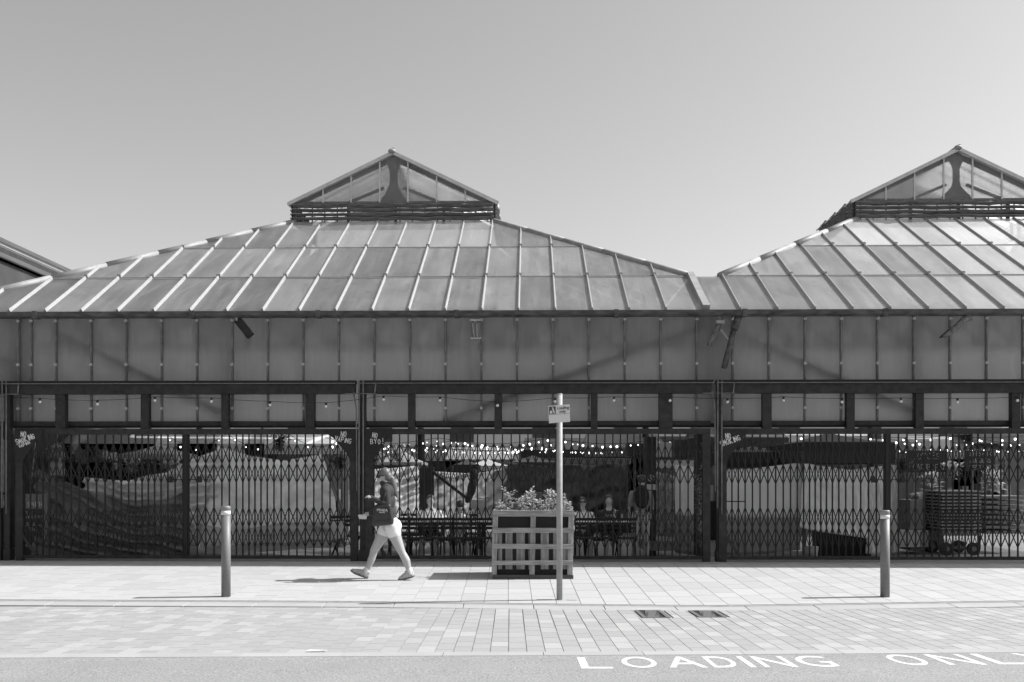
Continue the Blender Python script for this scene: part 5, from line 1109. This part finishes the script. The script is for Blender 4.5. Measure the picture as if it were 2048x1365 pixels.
for k in range(8):
    boxthing('folded_table', 'dark folded trestle table %s from the bottom of the shaded stack right of the pallets' % ORD[k] if k else 'lowest dark folded trestle table right of the pallets', 'table', 1968, 1062 - k * 10, 2048, 1068 - k * 10, 20.2, .8, M_frame, 'dark folded tables in the right hand stack')
# bucket
mb = MB(); p = W(1622, 1112, 18.8); mb.tube([(0, 0, 0), (0, 0, .26)], [.11, .14], 16); t = mb.build('bucket', M_mid, None, (p.x, 18.8, FLOOR), smooth=True); tag(t, 'grey bucket standing under the slanting hem of the pale sheet', 'bucket')
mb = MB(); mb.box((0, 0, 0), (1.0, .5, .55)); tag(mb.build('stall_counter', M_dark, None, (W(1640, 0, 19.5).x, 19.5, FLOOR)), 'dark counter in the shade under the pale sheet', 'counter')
# hanging baskets
plant('hanging_basket', 'leafy hanging basket left of the first column', 'plant', W(680, 942, 19.5), .34, .28, 300, .06, M_leafd, None, 10, 41)
plant('hanging_basket', 'leafy trailing basket right of the first column', 'plant', W(752, 930, 20.8), .3, .3, 220, .06, M_leaf, None, 10, 42)
plant('potted_shrub', 'dark shrub above the left tarpaulins', 'plant', W(150, 950, 21), .35, .3, 350, .08, M_leafd, None, 12, 43)
plant('potted_shrub', 'dark shrub beside the small pale gazebo', 'plant', W(215, 955, 21.3), .45, .35, 350, .08, M_leafd, None, 12, 44)
plant('trailing_ivy', 'light specked ivy climbing on the dark column before the second pier', 'plant', W(1402, 1110, 18.4), 2.1, .1, 400, .06, M_leaf, None, 6, 45)
boxthing('stall_counter', 'dark pier of crates beside the second column', 'crates', 1393, 868, 1420, 1112, 18.6, .3, M_canvasd)

PG = 'pot plants and hanging greenery above the left tarpaulins'
for k, (px, py, d, hh, lf, lab) in enumerate(((112, 930, 21.5, .5, M_leaf, 'pale leafy plant just right of the NO SMOKING plate'), (185, 925, 22, .4, M_leafd, 'dark plant hanging between the pale tarpaulin folds and the tent'), (262, 948, 20.8, .35, M_leaf, 'light bushy plant below the small pale gazebo'), (300, 950, 20.9, .28, M_leafd, 'dark bushy plant below the small pale gazebo'), (338, 945, 20.7, .3, M_leaf, 'light plant left of the tent pole'), (560, 905, 21.5, .4, M_leafd, 'dark greenery above the middle of the pale drape'), (712, 930, 20.5, .3, M_leaf, 'light greenery seen between the gate posts'), (795, 925, 21.6, .3, M_leaf, 'light trailing plant above the striped tarpaulin'), (1800, 950, 20.5, .4, M_leafd, 'dark shrub right of the cream curtain'), (1905, 960, 21.3, .4, M_leaf, 'pale shrub between the two menu boards'))):
    plant('pot_plant', lab, 'plant', W(px, py, d), hh, .28, 170, .09, lf, PG, 9, 60 + k)
CG = 'crates and boxes among the stalls'
for k, (x0, y0, x1, y1, d, m, lab) in enumerate(((100, 905, 118, 952, 21.8, M_cream, 'tall white box above the chalkboard'), (150, 900, 205, 925, 23.0, M_farm, 'grey cabinet above the dark tarpaulin'), (205, 905, 225, 940, 22.8, M_cream, 'narrow white box beside the grey cabinet'), (1315, 885, 1345, 915, 22.5, M_farwall, 'pale box high behind the notice column'), (1350, 880, 1392, 915, 22.9, M_fard, 'dark box high beside the second column'), (1800, 1000, 1816, 1060, 21.5, M_frame, 'brown box behind the concrete block'), (900, 1005, 935, 1030, 21.2, M_block, 'pale cool box behind the seated visitors'), (1060, 985, 1100, 1040, 20.0, M_frame, 'brown crate hidden behind the planter plants'), (1860, 880, 1900, 898, 24, M_farwall, 'white canopy edge behind the menu boards'))):
    boxthing('crate', lab, 'crate', x0, y0, x1, y1, d, .3, m, CG)
# festoons inside: lit bulbs
GF = 'lit festoon strings inside the market'
fes = [(650, 1330, 876, 12, 22, 34, 'lit festoon nearest the top rail of the middle gate'), (640, 1300, 893, 9, 25, 40, 'lit festoon lowest across the middle bay'), (690, 1350, 880, 16, 28, 38, 'lit festoon sagging deepest across the middle bay'), (740, 1290, 899, 3, 31, 40, 'small distant lit festoon across the middle bay'),
       (1590, 2048, 872, 4, 22, 14, 'lit festoon above the black gazebo at the right'), (1770, 2060, 893, 6, 24, 18, 'lit festoon lowest across the right hand gate'), (1780, 2060, 878, 8, 26, 16, 'lit festoon sagging across the right hand gate'), (330, 700, 868, 26, 23, 15, 'lit festoon over the pale drape in the left bay')]
for k, (x0, x1, y0, sag, d, n_, lab) in enumerate(fes):
    t = thing('string_light', lab, 'string lights', tuple(W(x0, y0, d)), 0, GF); o_ = Vector(t.location); pts = []; r_ = random.Random(k)
    for i in range(n_ * 2 + 1):
        f = i / (n_ * 2); seg = (f * 3) % 1; pts.append(W(x0 + (x1 - x0) * f, y0 + sag * math.sin(math.pi * seg), d + .8 * math.sin(f * 5)) - o_)
    mb = MB(); mb.tube(pts, .006, 4); mb.build('wire', M_gate, t)
    for i in range(n_):
        p = pts[2 * i + 1] + Vector((r_.uniform(-.08, .08), 0, -.05 - r_.uniform(0, .03))); mb = MB(); mb.ball(p, .022 * d / 22 * r_.choice([.6, .8, 1, 1.2]), 7, 5); mb.build('bulb', M_bulb, t, smooth=True)
# background of the yard
bk = thing('rear_market_building', 'pale two tone market building across the yard behind the stalls', 'building', (0, 44, FLOOR))
mb = MB(); mb.box((-30, 0, 0), (30, 6, 5.2)); mb.build('wall', M_farwall, bk)
mb = MB(); mb.box((-30.3, -.3, 5.2), (30.3, 6.3, 5.6)); mb.build('roof', M_farm, bk)
for k in range(16):
    x0 = -28 + k * 3.6; mb = MB(); mb.box((x0, -.04, 0), (x0 + 2.4, .0, 2.3)); mb.build('shopfront', M_fard, bk)
    mb = MB(); mb.box((x0 + .2, -.04, 3.0), (x0 + 1.2, 0.0, 4.2)); mb.build('window', M_fard, bk)
mb = MB(); mb.box((-30, -.08, 2.45), (30, -.03, 2.8)); mb.build('fascia', M_farm, bk)
r_ = random.Random(12); SG = 'covered stalls in the yard behind'
adj = ['grey', 'dark', 'pale', 'black']
for k in range(16):
    px = 60 + k * 130 + r_.uniform(-25, 25); d = r_.choice([25, 28, 32]); m = r_.choice([M_tarpm, M_tarpd, M_farm, M_canvasd, M_cream]); x_ = (px - CX) * d / F; wdt = r_.uniform(1.0, 1.7); hh = r_.uniform(2.0, 2.7)
    if k < 5: m = M_farwall; hh = 2.35; d = 25; x_ = (px - CX) * d / F
    t = thing('market_stall', 'covered stall in the yard, %s from the left behind the gates' % ORD[k], 'stall', (x_, d, FLOOR), 0, SG + ' the tables')
    mb = MB(); mb.add([(-wdt, -.9, hh), (wdt, -.9, hh), (wdt, .9, hh), (-wdt, .9, hh), (-wdt * .9, 0, hh + .4), (wdt * .9, 0, hh + .4)], [(0, 1, 5, 4), (2, 3, 4, 5), (1, 2, 5), (3, 0, 4), (0, 3, 2, 1)]); mb.build('awning', m, t)
    mb = MB(); mb.box((-wdt, -.92, hh - .25), (wdt, -.9, hh + .0)); mb.build('valance', m, t)
    mb = MB(); mb.box((-wdt * .95, .5, 0), (wdt * .95, .6, hh)); mb.build('back_panel', r_.choice([M_tarpm, M_farm, M_tarpd]), t)
    mb = MB(); mb.box((-wdt * .9, -.7, 0), (wdt * .9, -.2, .95)); mb.build('counter', r_.choice([M_frame, M_dark, M_farm, M_wood]), t)
    for j in range(6): mb = MB(); q = -wdt * .8 + j * wdt * .32; hh2 = r_.uniform(.12, .4); mb.box((q, -.6, .952), (q + r_.uniform(.12, .3), -.35, .95 + hh2)); mb.build('goods_box', r_.choice([M_cream, M_dark, M_mid, M_frame]), t)
    for s in (-1, 1): mb = MB(); mb.box((s * wdt - .03, -.9, 0), (s * wdt + .03, -.84, hh - .002)); mb.build('post', M_mull, t)

# neighbouring hall roof at the far left
nb = thing('neighbouring_roof', 'old slate roofed hall beyond the left end of the market', 'building', (-14.5, 22, 0))
def NB(px, py, d): return W(px, py, d) - Vector((-14.5, 22, 0))
lines = [(475, M_slate), (496, M_ridge), (499, M_slate), (509, M_rib), (512, M_slate), (530, M_iron), (545, M_rib), (556, M_rib)]
dA = 24.0; dB = 40.0
u_r = (-60 - CX) * dA / F
def roofpt(i, d, off): return None
ridge = W(0, 474, 24.0)
xr = ridge.x; zr_ = ridge.z
prof = [(0, 0), (.34, -.25), (.37, -.30), (.58, -.43), (.60, -.445), (.95, -.66), (1.02, -.80), (1.2, -.90), (1.35, -1.02), (1.5, -1.1)]
pm = [M_slate, M_iron, M_slate, M_white, M_slate, M_iron, M_slate, M_slate, M_slate]
for k, ((a, za), (b, zb_)) in enumerate(zip(prof, prof[1:])):
    mb = MB(); y0, y1 = 18.0, 46.0; mb.slab3([(xr + a + 14.5, y0 - 22, zr_ + za), (xr + b + 14.5, y0 - 22, zr_ + zb_), (xr + b + 14.5, y1 - 22, zr_ + zb_), (xr + a + 14.5, y1 - 22, zr_ + za)], .03); mb.build('roof_course', pm[k], nb)
mb = MB(); mb.slab3([(xr + 14.5, -4, zr_), (xr + 14.5, 24, zr_), (xr - 6 + 14.5, 24, zr_ - 3), (xr - 6 + 14.5, -4, zr_ - 3)], .05); mb.build('rear_slope', M_slate, nb)
mb = MB(); mb.box((xr - 5 + 14.5, -3.9, 0), (xr + 1.4 + 14.5, 23.9, zr_ - 3.1)); mb.box((xr - .1 + 14.5, -3.9, zr_ - 3.2), (xr + 1.4 + 14.5, 23.9, zr_ - 1.15)); mb.build('wall', M_fard, nb)
